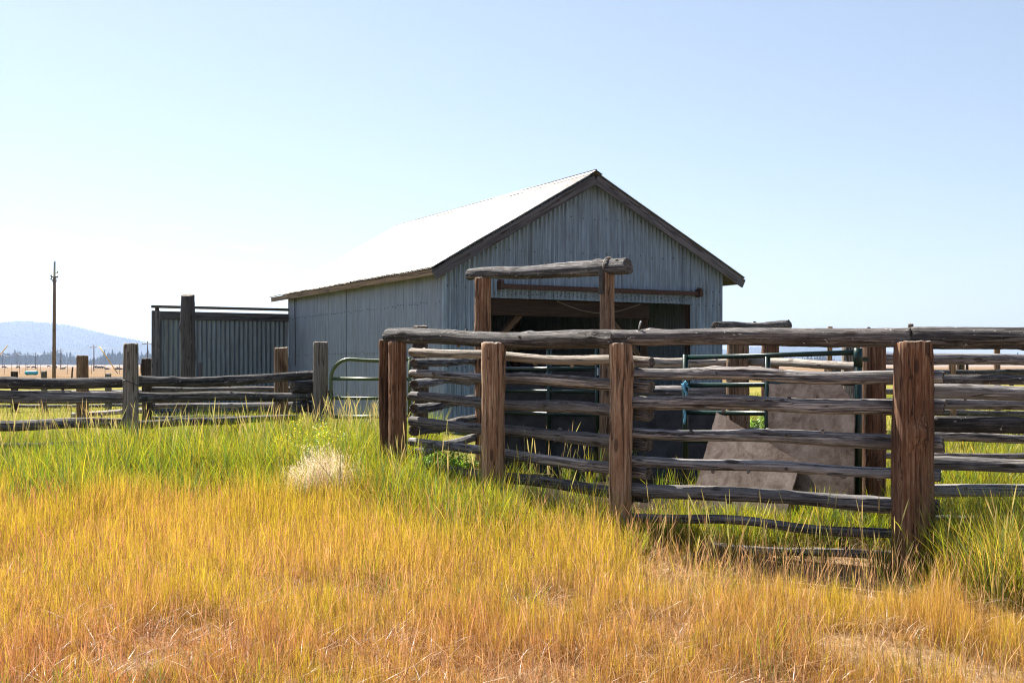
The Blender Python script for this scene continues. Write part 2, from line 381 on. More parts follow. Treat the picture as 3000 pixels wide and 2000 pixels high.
w = bpy.data.worlds.new('World'); scene.world = w; w.use_nodes = True; nt = w.node_tree; nt.nodes.clear()
def wn(t, props=None, **inp):
    nd = nt.nodes.new(t)
    for k, v in (props or {}).items(): setattr(nd, k, v)
    for k, v in inp.items():
        sck = nd.inputs[int(k[1:])] if k[0] == 'i' and k[1:].isdigit() else nd.inputs[k.replace('_',' ')]
        if isinstance(v, bpy.types.NodeSocket): nt.links.new(v, sck)
        else: sck.default_value = v
    return nd
sky = wn('ShaderNodeTexSky', {'sky_type':'NISHITA','sun_disc':False,'sun_elevation':R(SUN_EL),'sun_rotation':R(SUN_AZ),'altitude':1000,'air_density':1.0,'dust_density':1.0,'ozone_density':1.2})
dirv = wn('ShaderNodeTexCoord').outputs['Generated']
sp = wn('ShaderNodeSeparateXYZ', None, Vector=dirv)
cn = wn('ShaderNodeTexNoise', None, Vector=wn('ShaderNodeVectorMath', {'operation':'MULTIPLY'}, i0=dirv, i1=(9, 9, 75)).outputs[0], Scale=1.0, Detail=5.0, Roughness=.6, Distortion=.4).outputs['Fac']
cm = wn('ShaderNodeMapRange', {'interpolation_type':'SMOOTHSTEP'}, Value=cn, i1=.53, i2=.70).outputs[0]
band = wn('ShaderNodeMapRange', {'interpolation_type':'SMOOTHSTEP'}, Value=sp.outputs['Z'], i1=.13, i2=.09).outputs[0]
lft = wn('ShaderNodeMapRange', {'interpolation_type':'SMOOTHSTEP'}, Value=sp.outputs['X'], i1=-.15, i2=-.35).outputs[0]
mk = wn('ShaderNodeMath', {'operation':'MULTIPLY'}, i0=wn('ShaderNodeMath', {'operation':'MULTIPLY'}, i0=cm, i1=band).outputs[0], i1=lft).outputs[0]
mk = wn('ShaderNodeMath', {'operation':'MULTIPLY'}, i0=mk, i1=.7).outputs[0]
hs = wn('ShaderNodeHueSaturation', None, Color=sky.outputs[0], Saturation=.90, Value=1.0)
mx = wn('ShaderNodeMix', {'data_type':'RGBA'}); nt.links.new(mk, mx.inputs[0]); gm = wn('ShaderNodeGamma', None, Color=hs.outputs[0], Gamma=.77); nt.links.new(gm.outputs[0], mx.inputs[6]); mx.inputs[7].default_value = (7.0,7.0,7.0,1)
bg = wn('ShaderNodeBackground', None, Color=mx.outputs[2], Strength=.077)
wo = wn('ShaderNodeOutputWorld', None, Surface=bg.outputs[0])
scene.view_settings.view_transform = 'Standard'; scene.view_settings.look = 'None'; scene.view_settings.gamma = 1
scene.view_settings.exposure = 1.6
scene.cycles.max_bounces = 8; scene.cycles.diffuse_bounces = 3; scene.cycles.transmission_bounces = 4; scene.cycles.transparent_max_bounces = 8
scene.cycles.use_denoising = True; scene.cycles.denoising_prefilter = 'NONE'; scene.cycles.filter_width = 1.15; scene.cycles.sample_clamp_indirect = 6; scene.cycles.caustics_reflective = False

# ================================================================== ground and far land
def axis(lo, hi, step, far, grow=1.22):
    a = list(np.arange(lo, hi+1e-6, step)); s = step
    while a[-1] < far: s *= grow; a.append(a[-1]+s)
    b = []; s = step; x = lo
    while x > -far: s *= grow; x -= s; b.append(x)
    return np.array(b[::-1]+a)
xs = axis(-11, 11, .16, 14000); ys = axis(2, 22, .16, 14000)
XX, YY = np.meshgrid(xs, ys, indexing='ij'); ZZ = hgt(XX, YY)
nx, ny = len(xs), len(ys)
I = np.arange(nx*ny).reshape(nx, ny)
me = bpy.data.meshes.new('ground')
me.from_pydata(np.stack([XX, YY, ZZ], -1).reshape(-1,3).tolist(), [], np.stack([I[:-1,:-1], I[1:,:-1], I[1:,1:], I[:-1,1:]], -1).reshape(-1,4).tolist())
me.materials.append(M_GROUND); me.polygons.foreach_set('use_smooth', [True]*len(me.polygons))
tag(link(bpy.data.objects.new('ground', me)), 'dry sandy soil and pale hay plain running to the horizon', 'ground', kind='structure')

def hill(name, prof, D, depth, label, seed, trees, th):
    rng = np.random.default_rng(seed)
    px = np.array([p[0] for p in prof], float); py = np.array([p[1] for p in prof], float)
    u = np.linspace(px[0], px[-1], 220); crest = np.interp(u, px, py)
    k = np.ones(9)/9; crest = np.convolve(np.pad(crest, 4, 'edge'), k, 'valid')
    rows = np.linspace(-1, 1, 41)
    z0 = -1.2
    hh = EYE+(HZ-crest)/F*D - z0 - th*.6
    prof_r = np.cos(rows*np.pi/2)**1.4
    U, Rw = np.meshgrid(u, rows, indexing='ij')
    Yd = D+Rw*depth; Xd = (U-1500)/F*D*(1+0*Rw)
    rough = 1+.10*np.sin(U*.021+Rw*3)*(1-np.abs(Rw))*np.abs(Rw)*4+.05*np.sin(U*.06-Rw*7)*np.abs(Rw)
    Zd = z0-2+np.maximum(hh[:, None], 0)*prof_r[None, :]*rough*(D+Rw*0)/D
    nu, nr_ = U.shape; I = np.arange(nu*nr_).reshape(nu, nr_)
    me = bpy.data.meshes.new(name)
    me.from_pydata(np.stack([Xd, Yd, Zd], -1).reshape(-1,3).tolist(), [], np.stack([I[:-1,:-1], I[1:,:-1], I[1:,1:], I[:-1,1:]], -1).reshape(-1,4).tolist())
    me.materials.append(M_HILL); me.polygons.foreach_set('use_smooth', [True]*len(me.polygons))
    tag(link(bpy.data.objects.new(name, me)), label, 'hill', kind='structure')
    iu = rng.integers(0, nu, trees); ir = rng.integers(0, int(nr_*.56), trees)
    return [(Xd[i,j]+rng.normal()*8, Yd[i,j]+rng.normal()*12, Zd[i,j]-1, th*rng.uniform(.6,1.2)) for i, j in zip(iu, ir)]
t1 = hill('hill', [(-420,1010),(-200,972),(0,951),(60,945),(140,944),(200,950),(260,964),(320,981),(380,994),(430,1001),(500,1018),(600,1040),(760,1058),(900,1066)], 7600, 1500, 'hazy blue wooded hill beyond the plain on the left', 1, 14000, 13)
t2 = hill('hill', [(1850,1062),(2000,1040),(2100,1024),(2200,1016),(2300,1012),(2400,1013),(2480,1021),(2600,1029),(2700,1038),(2850,1047),(3150,1054)], 9800, 1500, 'faint blue ridge seen low between the rails on the right', 2, 5000, 12)

def cones(name, trees, label, seed):
    rng = np.random.default_rng(seed); mb_v = []; mb_f = []
    for (x, y, z, h) in trees:
        n = 6; b = len(mb_v); r = h*rng.uniform(.16,.24)
        for lev, (zz, rr) in enumerate(((.08, 1.0), (.45, .75), (.75, .4))):
            for j in range(n):
                a = 6.28*j/n+lev*.5; q = rr*r*rng.uniform(.6,1.25)
                mb_v.append((x+q*math.cos(a), y+q*math.sin(a), z+h*zz*rng.uniform(.85,1.1)))
        mb_v.append((x, y, z+h))
        for lev in range(2):
            for j in range(n):
                k = (j+1) % n; mb_f.append((b+lev*n+j, b+lev*n+k, b+lev*n+n+k, b+lev*n+n+j))
        for j in range(n): mb_f.append((b+2*n+j, b+2*n+(j+1)%n, b+3*n))
    me = bpy.data.meshes.new(name); me.from_pydata(mb_v, [], mb_f); me.materials.append(M_FOREST)
    return tag(link(bpy.data.objects.new(name, me)), label, 'forest', kind='stuff')
cones('forest', t1, 'conifer woods covering the hazy hill', 3)
cones('forest', t2, 'conifer woods on the faint ridge to the right', 4)
rng = np.random.default_rng(5); tr = []
for (pa, pb, n, D0, D1) in ((-350, 900, 2600, 2300, 3000), (1900, 3300, 2600, 2700, 3300)):
    for i in range(n):
        D = rng.uniform(D0, D1); px = rng.uniform(pa, pb)
        h = rng.uniform(13, 25)*(1+.45*math.sin(px*.031)*math.sin(px*.0113+2))*(1.35 if rng.random() < .12 else 1)
        if pa > 0: h *= .75
        tr.append((gx(px, D), D, -1.4, h))
cones('forest', tr, 'dark line of conifers along the far edge of the plain', 6)

def set_box(name, lo, hi):
    mb = MB(); c = [(a+b)/2 for a, b in zip(lo, hi)]
    mb.box(c, ((hi[0]-lo[0])/2,0,0), (0,(hi[1]-lo[1])/2,0), (0,0,(hi[2]-lo[2])/2)); return mb
a = NT('haze air')
pv = a.n('ShaderNodeVolumePrincipled', None, Color=(.50,.64,.93,1), Density=1.1e-4, Anisotropy=.4)
M_HAZE = a.out(pv.outputs[0], 'Volume')
hz = set_box('haze', (-15200,-15200,-8), (15200,15200,330)).build('haze', M_HAZE)
tag(hz, 'pale haze hanging over the far plain and hills', 'haze', kind='stuff')

# ================================================================== barn
gd = Vector((.874, .486, 0)).normalized(); bd = Vector((-.486, .874, 0)).normalized()   # along the gable, along the side
C0 = Vector((-1.344, 22, 0)); W = 7.06; LEN = 10.0; ZB = H(-1.3, 22)-.15
APX = 3.43; ZA = 5.72; OVL, OVR = .35, .44
SL_L = (ZA-3.555)/(APX+OVL); SL_R = (ZA-3.65)/(W-APX+OVR)
def roofz(s): return ZA-SL_L*(APX-s) if s < APX else ZA-SL_R*(s-APX)
barn = empty('barn', C0+gd*W/2+bd*LEN/2+Vector((0,0,ZB)), 'grey corrugated metal barn with a steep sunlit gable roof and open dark doorway', 'barn')
barn.location.z = ZB
def sheet(mb, org, ud, vd, nd, u0, u1, vlo, vhi, pitch=.105, amp=.022, sw=.8, seed=0, k=8, nails=None, rows=3, ph=0.0):
    rng = np.random.default_rng(seed); n = max(2, int(round((u1-u0)/pitch*k))); us = np.linspace(u0, u1, n+1)
    vs = []; fs = []
    cur = None; off = 0
    for i, u in enumerate(us):
        sid = int((u+50)/sw)
        if sid != cur: cur = sid; off = rng.normal()*(.006 if abs(vd.z) > .9 else .003); til = rng.normal()*(.010 if abs(vd.z) > .9 else .002)
        lo, hi = vlo(u), vhi(u)
        for r in range(rows):
            v = lo+(hi-lo)*r/(rows-1)
            o = amp*math.sin(2*math.pi*(u+ph)/pitch)+off+til*(((u+50)/sw) % 1)+.004*math.sin(u*1.3+v*2.1+seed)
            vs.append(org+ud*u+vd*v+nd*o)
    for i in range(n):
        for r in range(rows-1): fs.append((i*rows+r, (i+1)*rows+r, (i+1)*rows+r+1, i*rows+r+1))
    mb.add(vs, fs, 0, True)
    if nails:
        step, levels = nails
        for lv in levels:
            u = u0+.05
            while u < u1:
                lo, hi = vlo(u), vhi(u)
                if lo+.03 < lv < hi-.05 and rng.random() < .85:
                    c = org+ud*(u+rng.normal()*.006)+vd*(lv+rng.normal()*.012)+nd*(amp+.008)
                    mb.box(c, ud*.011, vd*.011, nd*.004, 1)
                u += step
DZ = 3.0; DS0, DS1 = .86, 6.12
up = Vector((0,0,1)); gn = -bd; sn = -gd
mb = MB(); o0 = C0.copy()
wl = lambda u: ZB
wt = lambda u: roofz(u)-.05
sheet(mb, o0, gd, up, gn, 0, DS0, wl, wt, nails=(.2,(.8,1.6,2.4,3.2,4.0)), seed=1)
sheet(mb, o0, gd, up, gn, DS0, DS1, lambda u: DZ, wt, nails=(.1,(3.07,3.12)), seed=2)
sheet(mb, o0, gd, up, gn, DS0, DS1, lambda u: 3.4, wt, nails=(.2,(3.75,4.45)), seed=2, rows=2) if False else None
sheet(mb, o0, gd, up, gn, DS1, W, wl, wt, nails=(.2,(.8,1.6,2.4,3.0,3.3)), seed=3)
u = DS0
while u < DS1:                                            # nail rows higher up the gable
    for lv in (4.0, 4.75):
        if lv < roofz(u)-.2: mb.box(C0+gd*u+up*(lv+random.Random(int(u*100)).uniform(-.02,.02))+gn*.022, gd*.011, up*.011, gn*.004, 1)
    u += .3
for su in (2.52, 5.9): mb.bar(C0+gd*su+up*(DZ if DS0 < su < DS1 else ZB)+gn*.016, C0+gd*su+up*(roofz(su)-.1)+gn*.016, .008, .006, mi=1, up=gn)   # lap joints
mb.bar(C0+gn*.02+gd*.015+up*ZB, C0+gn*.02+gd*.015+up*3.4, .07, .006, up=gn, mi=0); mb.bar(C0+sn*.02+bd*.02+up*ZB, C0+sn*.02+bd*.02+up*3.4, .08, .006, up=sn, mi=0)
mb.build('front_wall', [M_WALL, M_NAIL], barn)
mb = MB()
sheet(mb, C0, bd, up, sn, 0, LEN+.04, wl, lambda u: 3.60+.0*u, pitch=.075, amp=.008, sw=.66, nails=(.15,(.9,1.9,2.9)), seed=4)
for su, dz in ((9.35,.0),): 
    mb.tube([C0+bd*(su+.03*math.sin(z*2.3))+sn*.03+up*z for z in np.linspace(1.6, 3.5, 9)], .011, 5, 1)
for su in (.66*8.3,): mb.bar(C0+bd*su+sn*.014+up*ZB, C0+bd*su+sn*.014+up*3.45, .010, .006, up=sn, mi=1)
mb.build('side_wall', [M_WALLS, M_NAIL], barn)
mb = MB(); sheet(mb, C0+gd*W, bd, up, gd, 0, LEN+.04, wl, lambda u: 3.62, seed=5); mb.build('side_wall', [M_WALL, M_NAIL], barn)
mb = MB(); sheet(mb, C0+bd*LEN, gd, up, bd, -.02, W+.02, wl, wt, seed=6); mb.build('rear_wall', [M_WALL, M_NAIL], barn)
# roof slopes
FO, RO = .26, .55
def slope(side):
    mb = MB(); org = C0+gd*APX+up*(ZA+.01)
    s = -1 if side == 'l' else 1; run = (APX+OVL) if side == 'l' else (W-APX+OVR); sl = SL_L if side == 'l' else SL_R
    vd = (gd*s+up*(-sl)); Ls = vd.length*run; vd.normalize(); nd = vd.cross(bd)*( -1 if (vd.cross(bd)).z < 0 else 1); nd.normalize()
    sheet(mb, org, bd, vd, nd, -FO, LEN+RO, lambda u: 0.0, lambda u: Ls+.05+.012*math.sin(int(u/.7)*2.3), pitch=.085, amp=.016, sw=.7, seed=7 if s < 0 else 8, rows=5)
    sheet(mb, org-nd*.006, bd, vd, nd, -FO, LEN+RO, lambda u: 0.0, lambda u: Ls+.05+.012*math.sin(int(u/.7)*2.3), pitch=.085, amp=.016, sw=.7, seed=7 if s < 0 else 8, rows=2)
    r = mb.build('roof', M_ROOF, barn)
    rr = random.Random(3); nb = MB()
    nv = int(Ls/.55)
    for i in range(1, nv+1):
        u = .1
        while u < LEN:
            nb.box(org+bd*(u)+vd*(i*.55+.1)+nd*.02, bd*.01, vd*.01, nd*.006); u += .34
    # barge board on the gable edge
    e0 = C0+gd*APX-bd*(FO-.02)+up*(ZA-.16); e1 = e0+(gd*s+up*(-sl))*run
    wv = .195
    beam('barge_board', e0+vd*.006, e1, .045, wv, M_TRIM, barn, up=nd)
        # eave board under the sheet ends
    ee = C0+gd*APX+up*(ZA-.115)+(gd*s+up*(-sl))*(run-.02)
    beam('eave_board', ee-bd*(FO-.06), ee+bd*(LEN+RO-.03), .04, .12, M_EAVE, barn)
    wall_s = -.03 if s < 0 else W+.03
    a0 = C0+gd*wall_s; 
    sb = MB(); mid = (run-.02-(APX if s < 0 else W-APX))
    cs = C0+gd*(APX+s*(run-.04-mid/2))+up*(roofz(APX+s*(run-.04-mid/2))-.17)
    sb.box(cs+bd*((LEN+RO-FO)/2), bd*((LEN+RO+FO)/2-.06), (gd*s+up*(-sl)).normalized()*(mid/2+.02), nd*.012); sb.build('soffit_board', M_TRIM, barn)
    return nd
ndl = slope('l'); slope('r')
mb = MB()
rc = C0+gd*APX+up*(ZA+.035)
for i in range(7):
    a0 = -FO-.02+i*(LEN+RO+FO+.04)/7; a1 = a0+(LEN+RO+FO)/7-.012
    for s, sl in ((-1, SL_L), (1, SL_R)):
        v = (gd*s-up*sl).normalized(); n = v.cross(bd); n = n if n.z > 0 else -n
        mb.box(rc+bd*((a0+a1)/2)+v*.09-up*.004*(i % 2), bd*(a1-a0)/2, v*.09, n*.003)
mb.tube([rc+bd*(-FO-.02)+up*.004, rc+bd*(LEN+RO)+up*.004], .016, 8)
mb.build('ridge_cap', M_ROOF, barn)
# doorway: timber frame inside, rusty track outside
def G(s, d, z): return C0+gd*s+bd*d+up*z
beam('beam', G(.1,.16,2.82), G(5.06,.16,2.82), .16, .34, M_BEAM, barn, bev=.012)
for s in (.84, 4.98):
    b = MB(); b.bar(G(s,.18,ZB), G(s,.18,2.64), .17, .17, up=(0,1,0), bev=.012); b.build('post', M_BEAM, barn)
b = MB(); b.bar(G(6.17,.10,ZB), G(6.17,.10,2.98), .10, .14, up=gd, bev=.008); b.build('door_jamb', M_BEAM, barn)
b = MB(); b.bar(G(.86,.10,ZB), G(.86,.10,2.98), .03, .12, up=gd); b.build('door_jamb', M_BEAM, barn)
for s0, s1 in ((.90, 1.85), (4.92, 4.0)):
    beam('brace', G(s0,.22,1.75), G(s1,.22,2.70), .13, .15, M_BRACE, barn, up=bd, bev=.01)
for s in (2.2, 4.0):
    b = MB(); b.bar(G(s,4.2,ZB), G(s,4.2,3.3), .2, .2, up=(0,1,0), bev=.01); b.build('post', M_BEAM, barn)
b = MB(); b.bar(G(.1,4.2,3.3), G(W-.1,4.2,3.3), .18, .25, bev=.01); b.build('beam', M_BEAM, barn)
b = MB(); b.bar(G(1.25,-.10,3.235), G(6.36,-.10,3.235), .05, .10, bev=.012); tk = b.build('door_track', M_RUST, barn)
for s in (1.22, 3.75, 6.33):
    b = MB(); b.box(G(s,-.09,3.25), gd*.04, bd*.09, up*.085); b.box(G(s,-.10,3.34), gd*.05, bd*.02, up*.03); b.build('track_bracket', M_RUST, tk) if False else b.build('track_bracket', M_RUST, barn)
# rear sliding door, slid open past the back corner, on its own track
rp = C0+bd*(LEN+.06)
sdoor = MB(); sheet(sdoor, rp, -gd, up, -bd, .0, 3.62, lambda u: .25, lambda u: 2.9, pitch=.125, amp=.02, sw=.9, seed=9)
dd = sdoor.build('sliding_door', [M_DOOR, M_NAIL], barn); tag(dd, 'corrugated rear sliding door slid open beside the barn')
def fr(u, z): return rp-gd*u-bd*.035+up*z
def part_bar(nm, p, q, w_, h_, m, upv, par):
    return beam(nm, p, q, w_, h_, m, par, up=upv)
part_bar('top_rail', fr(.0,2.93), fr(3.47,2.93), .05, .22, M_TRIM, up, dd)
part_bar('stile', fr(3.58,.22), fr(3.58,3.05), .05, .22, M_TRIM, gd, dd)
part_bar('bottom_rail', fr(.0,.30), fr(3.46,.30), .05, .2, M_TRIM, up, dd)
b = MB(); b.bar(fr(-.3,3.155), fr(3.7,3.155), .06, .075, bev=.01); b.build('door_track', M_DSTEEL, barn)
b = MB(); b.box(fr(3.55,3.07), gd*.05, bd*.02, up*.05); b.box(fr(3.55,3.10), gd*.02, bd*.03, up*.04); b.build('roller', M_RUST, dd)
for dd_child in dd.children: pass
# wire slung below the lintel
wp = [G(s, -.03, z) for s, z in ((2.6,2.97),(2.9,2.87),(3.2,2.79),(3.5,2.75),(3.8,2.735),(4.1,2.78),(4.4,2.86),(4.75,2.96))]
mb = MB(); mb.tube(wp, .008, 6); tag(mb.build_at('wire', M_CABLE, wp[0]), 'thin loose wire sagging under the barn door lintel', 'wire')
t = empty('timber_post', (gx(550,25), 25, H(gx(550,25),25)), 'tall thick grey brown post in front of the rear sliding door', 'post')
post(t, 550, 25, 864, 37, M_TRIM, wb=1.15, sq=2.4)

# ================================================================== front corral fence (A..E)
PA, PB, PC, PD, PE = (1166, 11.7), (1445, 10.65), (1818, 9.7), (2676, 8.6), (3560, 8.2)
def base(px, D): return Vector((gx(px,D), D, H(gx(px,D), D)))
ff = empty('log_fence', base(*PC), 'big front corral fence of stacked grey rails under a heavy dark top log', 'fence', 'log rail fences of the corrals')
post(ff, 1128, 11.9, 998, 34, M_RED, sq=3.2)
post(ff, *PA, 1001, 54, M_RED); post(ff, *PB, 1003, 66, M_TAN, crack=5); post(ff, *PC, 1007, 64, M_TAN, crack=5, wb=1.08)
post(ff, *PD, 1004, 102, M_RED, sq=3.4, crack=4); post(ff, *PE, 1004, 104, M_RED, sq=3.0)
rail(ff, (1137,984,11.82), (1806,994,9.72), .073, .078, TOPM, 'top_log', lump=.04, bend=.012, knots=5)
rail(ff, (1797,987,9.74), (2668,988,8.62), .068, .071, TOPM, 'top_log', lump=.03, bend=.01, knots=4)
rail(ff, (2668,991,8.64), (3640,992,8.15), .081, .083, TOPM, 'top_log', lump=.03, bend=.008, knots=3)
OFF = .17
ac = [(1031,1058,1061,.045,.048,PALEM),(1094,1128,1133,.047,.058,LOGM),(1160,1208,1214,.05,.063,LOGM),(1233,1295,1302,.05,.062,LOGM),(1293,1376,1386,.043,.055,LOGM),(1364,1444,1454,.05,.056,LOGM)]
for l, m_, r, ra, rb, mt in ac:
    rail(ff, (1204,l,11.62+OFF), (1898+random.Random(l).randint(-6,14),r,9.52+OFF), ra, rb, mt, bend=.014, lump=.07)
cdr = [(1093,1102,.046,.052),(1179,1190,.054,.056),(1267,1300,.045,.056),(1350,1389,.046,.045),(1432,1481,.058,.06),(1515,1570,.036,.037),(1575,1641,.034,.04)]
for l, r, ra, rb in cdr:
    rail(ff, (1852,l,9.55+OFF-.02), (2752+random.Random(r).randint(0,22),r+4,8.42+OFF), ra, rb, [GREYM, [M_LOG, M_END]][l % 2], bend=.018, lump=.09, knots=5)
der = [(1146,1155,.054,.05),(1241,1250,.062,.066),(1357,1372,.06,.056),(1437,1445,.052,.053),(1513,1520,.025,.025),(1590,1600,.03,.03)]
for l, r, ra, rb in der:
    rail(ff, (2700,l,8.62+OFF), (3640,r,8.12+OFF), ra, rb, LOGM, bend=.012, lump=.06)
b = MB(); b.tube([at(1871,968,9.6), at(1873,955,9.6), at(1878,941,9.58)], .007, 8); b.build('spike', M_WIRE, ff)
b = MB(); b.tube([at(2537+8*(1-math.cos(k/8*math.pi)), 972-13*math.sin(k/8*math.pi), 8.78) for k in range(9)], .006, 6); b.build('wire_loop', M_DSTEEL, ff)

# fence running back from post A to the log gateway
cf = empty('log_fence', base(1250, 12.4), 'short rail fence running back from the corner posts to the tall gateway', 'fence', 'log rail fences of the corrals')
for z, r in ((1.66,.05),(1.43,.05),(1.17,.055),(.93,.055),(.68,.05)):
    log('rail', (gx(1212,11.95), 11.95, z), (gx(1402,14.5), 14.5, z+.02), r, r*.95, sd(), cf, LOGM)
t = empty('gate_post', base(1231, 15.6), 'dark round gate post behind the front top log at its left end', 'post')
post(t, 1231, 15.6, 955, 46, M_DKP)
# left paddock fence
lf = empty('log_fence', base(383, 14.3), 'left paddock fence of thick dark rails and two grey posts standing in tall green grass', 'fence', 'log rail fences of the corrals')
post(lf, 383, 14.3, 1007, 49, M_GREYP, crack=5); post(lf, 939, 15.8, 1003, 43, M_GREYP, sq=2.4); post(lf, -330, 13.4, 1004, 50, M_GREYP)
for (l, r, ra, rb) in ((1125,1119,.076,.07),(1163,1164,.076,.07),(1247,1243,.068,.062),(1314,1296,.066,.045)):
    rail(lf, (-380,l,13.5+OFF), (400,r,14.33+OFF), ra, rb, TOPM if l != 1163 else LOGM, bend=.02)
for (l, r, ra, rb, e) in ((1118,1099,.072,.06,925),(1164,1161,.066,.06,925),(1244,1222,.058,.04,862),(1289,1283,.035,.03,905)):
    rail(lf, (378,l,14.3+OFF+.02), (e,r,15.75+OFF-.1*(e<900)), ra, rb, TOPM, bend=.025, lump=.1)
rail(lf, (857,1133,15.7), (925,1131,15.95), .076, .078, LOGM, 'end_block', knots=0, sq=4)
rail(lf, (860,1193,15.7), (925,1193,15.95), .085, .08, TOPM, 'end_block', knots=0)
b = MB(); ring = []
for k in range(17):
    an = 2*math.pi*k/16; c = at(383, 1122, 14.3); ring.append(c+Vector((.117*math.cos(an), .117*math.sin(an), -.03*math.cos(an+2.6)*-1.6)))
b.tube(ring, .006, 6, caps=False); b.build('wire_tie', M_DSTEEL, lf)
# rear left fence
rf = empty('log_fence', base(428, 17.6), 'lower rear fence behind the left paddock fence, in front of the sliding door', 'fence', 'log rail fences of the corrals')
post(rf, 241, 18.6, 1042, 39, M_TAN, crack=4); post(rf, 429, 17.8, 1051, 30, M_DKP); post(rf, 824, 17.1, 1019, 41, M_TAN)
for (l, r) in ((1141,1139),(1190,1186),(1226,1224),(1262,1262)):
    rail(rf, (425,l,17.95), (870,r,17.3), .04, .045, LOGM)
rail(rf, (212,1215,18.85), (440,1202,18.0), .045, .05, PALEM, bend=.03)
rail(rf, (212,1148,18.85), (440,1146,18.0), .028, .03, LOGM)
b = MB(); b.bar(at(586,1180,18.4), at(586,1061,18.4), .06, .05, up=(0,1,0), bev=.006); tag(b.build_at('stake', M_TRIM, base(586,18.4)), 'small square stake before the corrugated sliding door', 'stake')
# far paddock fence
pf = empty('log_fence', base(129, 31), 'distant low rail fence seen through the gaps of the left paddock fence', 'fence', 'log rail fences of the corrals')
for px, yt, w_, m_ in ((-120,1090,20,M_GREYP),(42,1088,19,M_DKP),(129,1087,17,M_GREYP),(317,1094,18,M_GREYP),(520,1094,18,M_GREYP)): post(pf, px, 31, yt, w_, m_)
for y0, y1 in ((1112,1112),(1150,1148),(1192,1188),(1212,1209)):
    rail(pf, (-140,y0,31.3), (322,y1,31.3), .05, .05, LOGM, seg=.1); rail(pf, (312,y1-2,31.35), (560,y0-2,31.3), .05, .05, LOGM, seg=.1)
t = empty('timber_post', base(213, 80), 'thin dark leaning post out on the plain left of the brown paddock post', 'post')
post(t, 213, 80, 1075, 4.5, M_DKP, lean=-.12)

# log gateway before the barn door
GL, GR = (1415, 14.3), (1779, 13.0)
gw = empty('log_gateway', base(1600, 13.6), 'tall log gateway of two red brown posts and a heavy crossbar before the barn door', 'gateway', 'log gateways of the corral')
post(gw, *GL, 814, 48, M_RED, crack=3); post(gw, *GR, 794, 48, M_TAN, crack=3)
pl_, pr_ = at(*(GL[0], 803), GL[1]), at(GR[0], 783, GR[1])
dv = (pr_-pl_); ln = dv.length; dv.normalize()
log('crossbar', pl_-dv*.26, pr_+dv*.30, .066, .092, sd(), gw, TOPM, bend=.02, lump=.05, knots=5)
b = MB(); ci = pr_+dv*.02
sx_ = dv.cross(up).normalized()
b.tube([ci+(sx_*math.cos(a_)+up*math.sin(a_))*.112 for a_ in np.linspace(-.2, math.pi+.2, 13)], .018, 6, flat=.35)
b.build('strap', M_STRAP, gw)
b = MB(); f0 = pr_-dv*.10-Vector((.02,.06,0)); b.bar(at(1760,790,12.92), at(1760,862,12.92), .05, .012, up=(0,1,0)); b.build('bracket', M_DSTEEL, gw)
# second gateway to the right
g2 = empty('log_gateway', base(2162, 12.3), 'low log gateway right of the barn with a short dark bar above the top rail', 'gateway', 'log gateways of the corral')
post(g2, 2162, 12.3, 972, 62, M_TAN, crack=4); post(g2, 2256, 14.0, 966, 50, M_RED)
log('crossbar', at(2096,956,11.4), at(2306,953,14.6), .046, .066, sd(), g2, TOPM, knots=5, lump=.06)
# rails between the gateways
hf = empty('log_fence', base(2162, 12.5), 'rail fence behind the leaning boards, joining the two log gateways', 'fence', 'log rail fences of the corrals')
for l, r in ((1060,1063),(1142,1146),(1216,1222),(1262,1266),(1316,1322),(1392,1400)):
    rail(hf, (1786,l,13.2), (2178,r,12.55), .05, .055, PALEM if l == 1060 else LOGM)
for l, r in ((1058,1074),(1262,1290),(1340,1380)):
    rail(hf, (2172,l,12.5), (2560,r,10.6), .05, .045, PALEM if l == 1058 else LOGM)
post(hf, 2558, 10.35, 1000, 74, M_RED, crack=4)
post(hf, 2492, 14.2, 1013, 54, M_GREYP)
# right rear fences
r1 = empty('log_fence', base(2900, 11.2), 'grey rail fence close behind the front fence at the right edge', 'fence', 'log rail fences of the corrals')
for l, r, ra in ((1050,1062,.054),(1112,1117,.05),(1183,1187,.052),(1286,1289,.045),(1334,1338,.03)):
    rail(r1, (2575,l,10.5), (3500,r,11.8), ra, ra, LOGM, bend=.02)
post(r1, 3420, 11.6, 990, 70, M_RED)
r2 = empty('log_fence', base(2920, 21), 'farther rail fence with pale posts seen through the right hand rails', 'fence', 'log rail fences of the corrals')
for px, D, yt, w_, m_ in ((2790,20.5,1050,24,M_TAN),(2921,21,1004,17,M_TAN),(3030,21.5,1040,24,M_TAN),(2668,20,949,15,M_GREYP),(2432,19.5,957,14,M_TAN),(2815,26,1042,22,M_DKP)): post(r2, px, D, yt, w_, m_)
for l, r in ((1089,1091),(1147,1147),(1208,1208),(1268,1270)):
    rail(r2, (2420,l,19.8), (3300,r,21.6), .058, .05, TOPM, seg=.08)
t = empty('timber_post', base(2833, 40), 'small dark post far behind the right hand rails', 'post'); post(t, 2833, 40, 1036, 8, M_DKP)

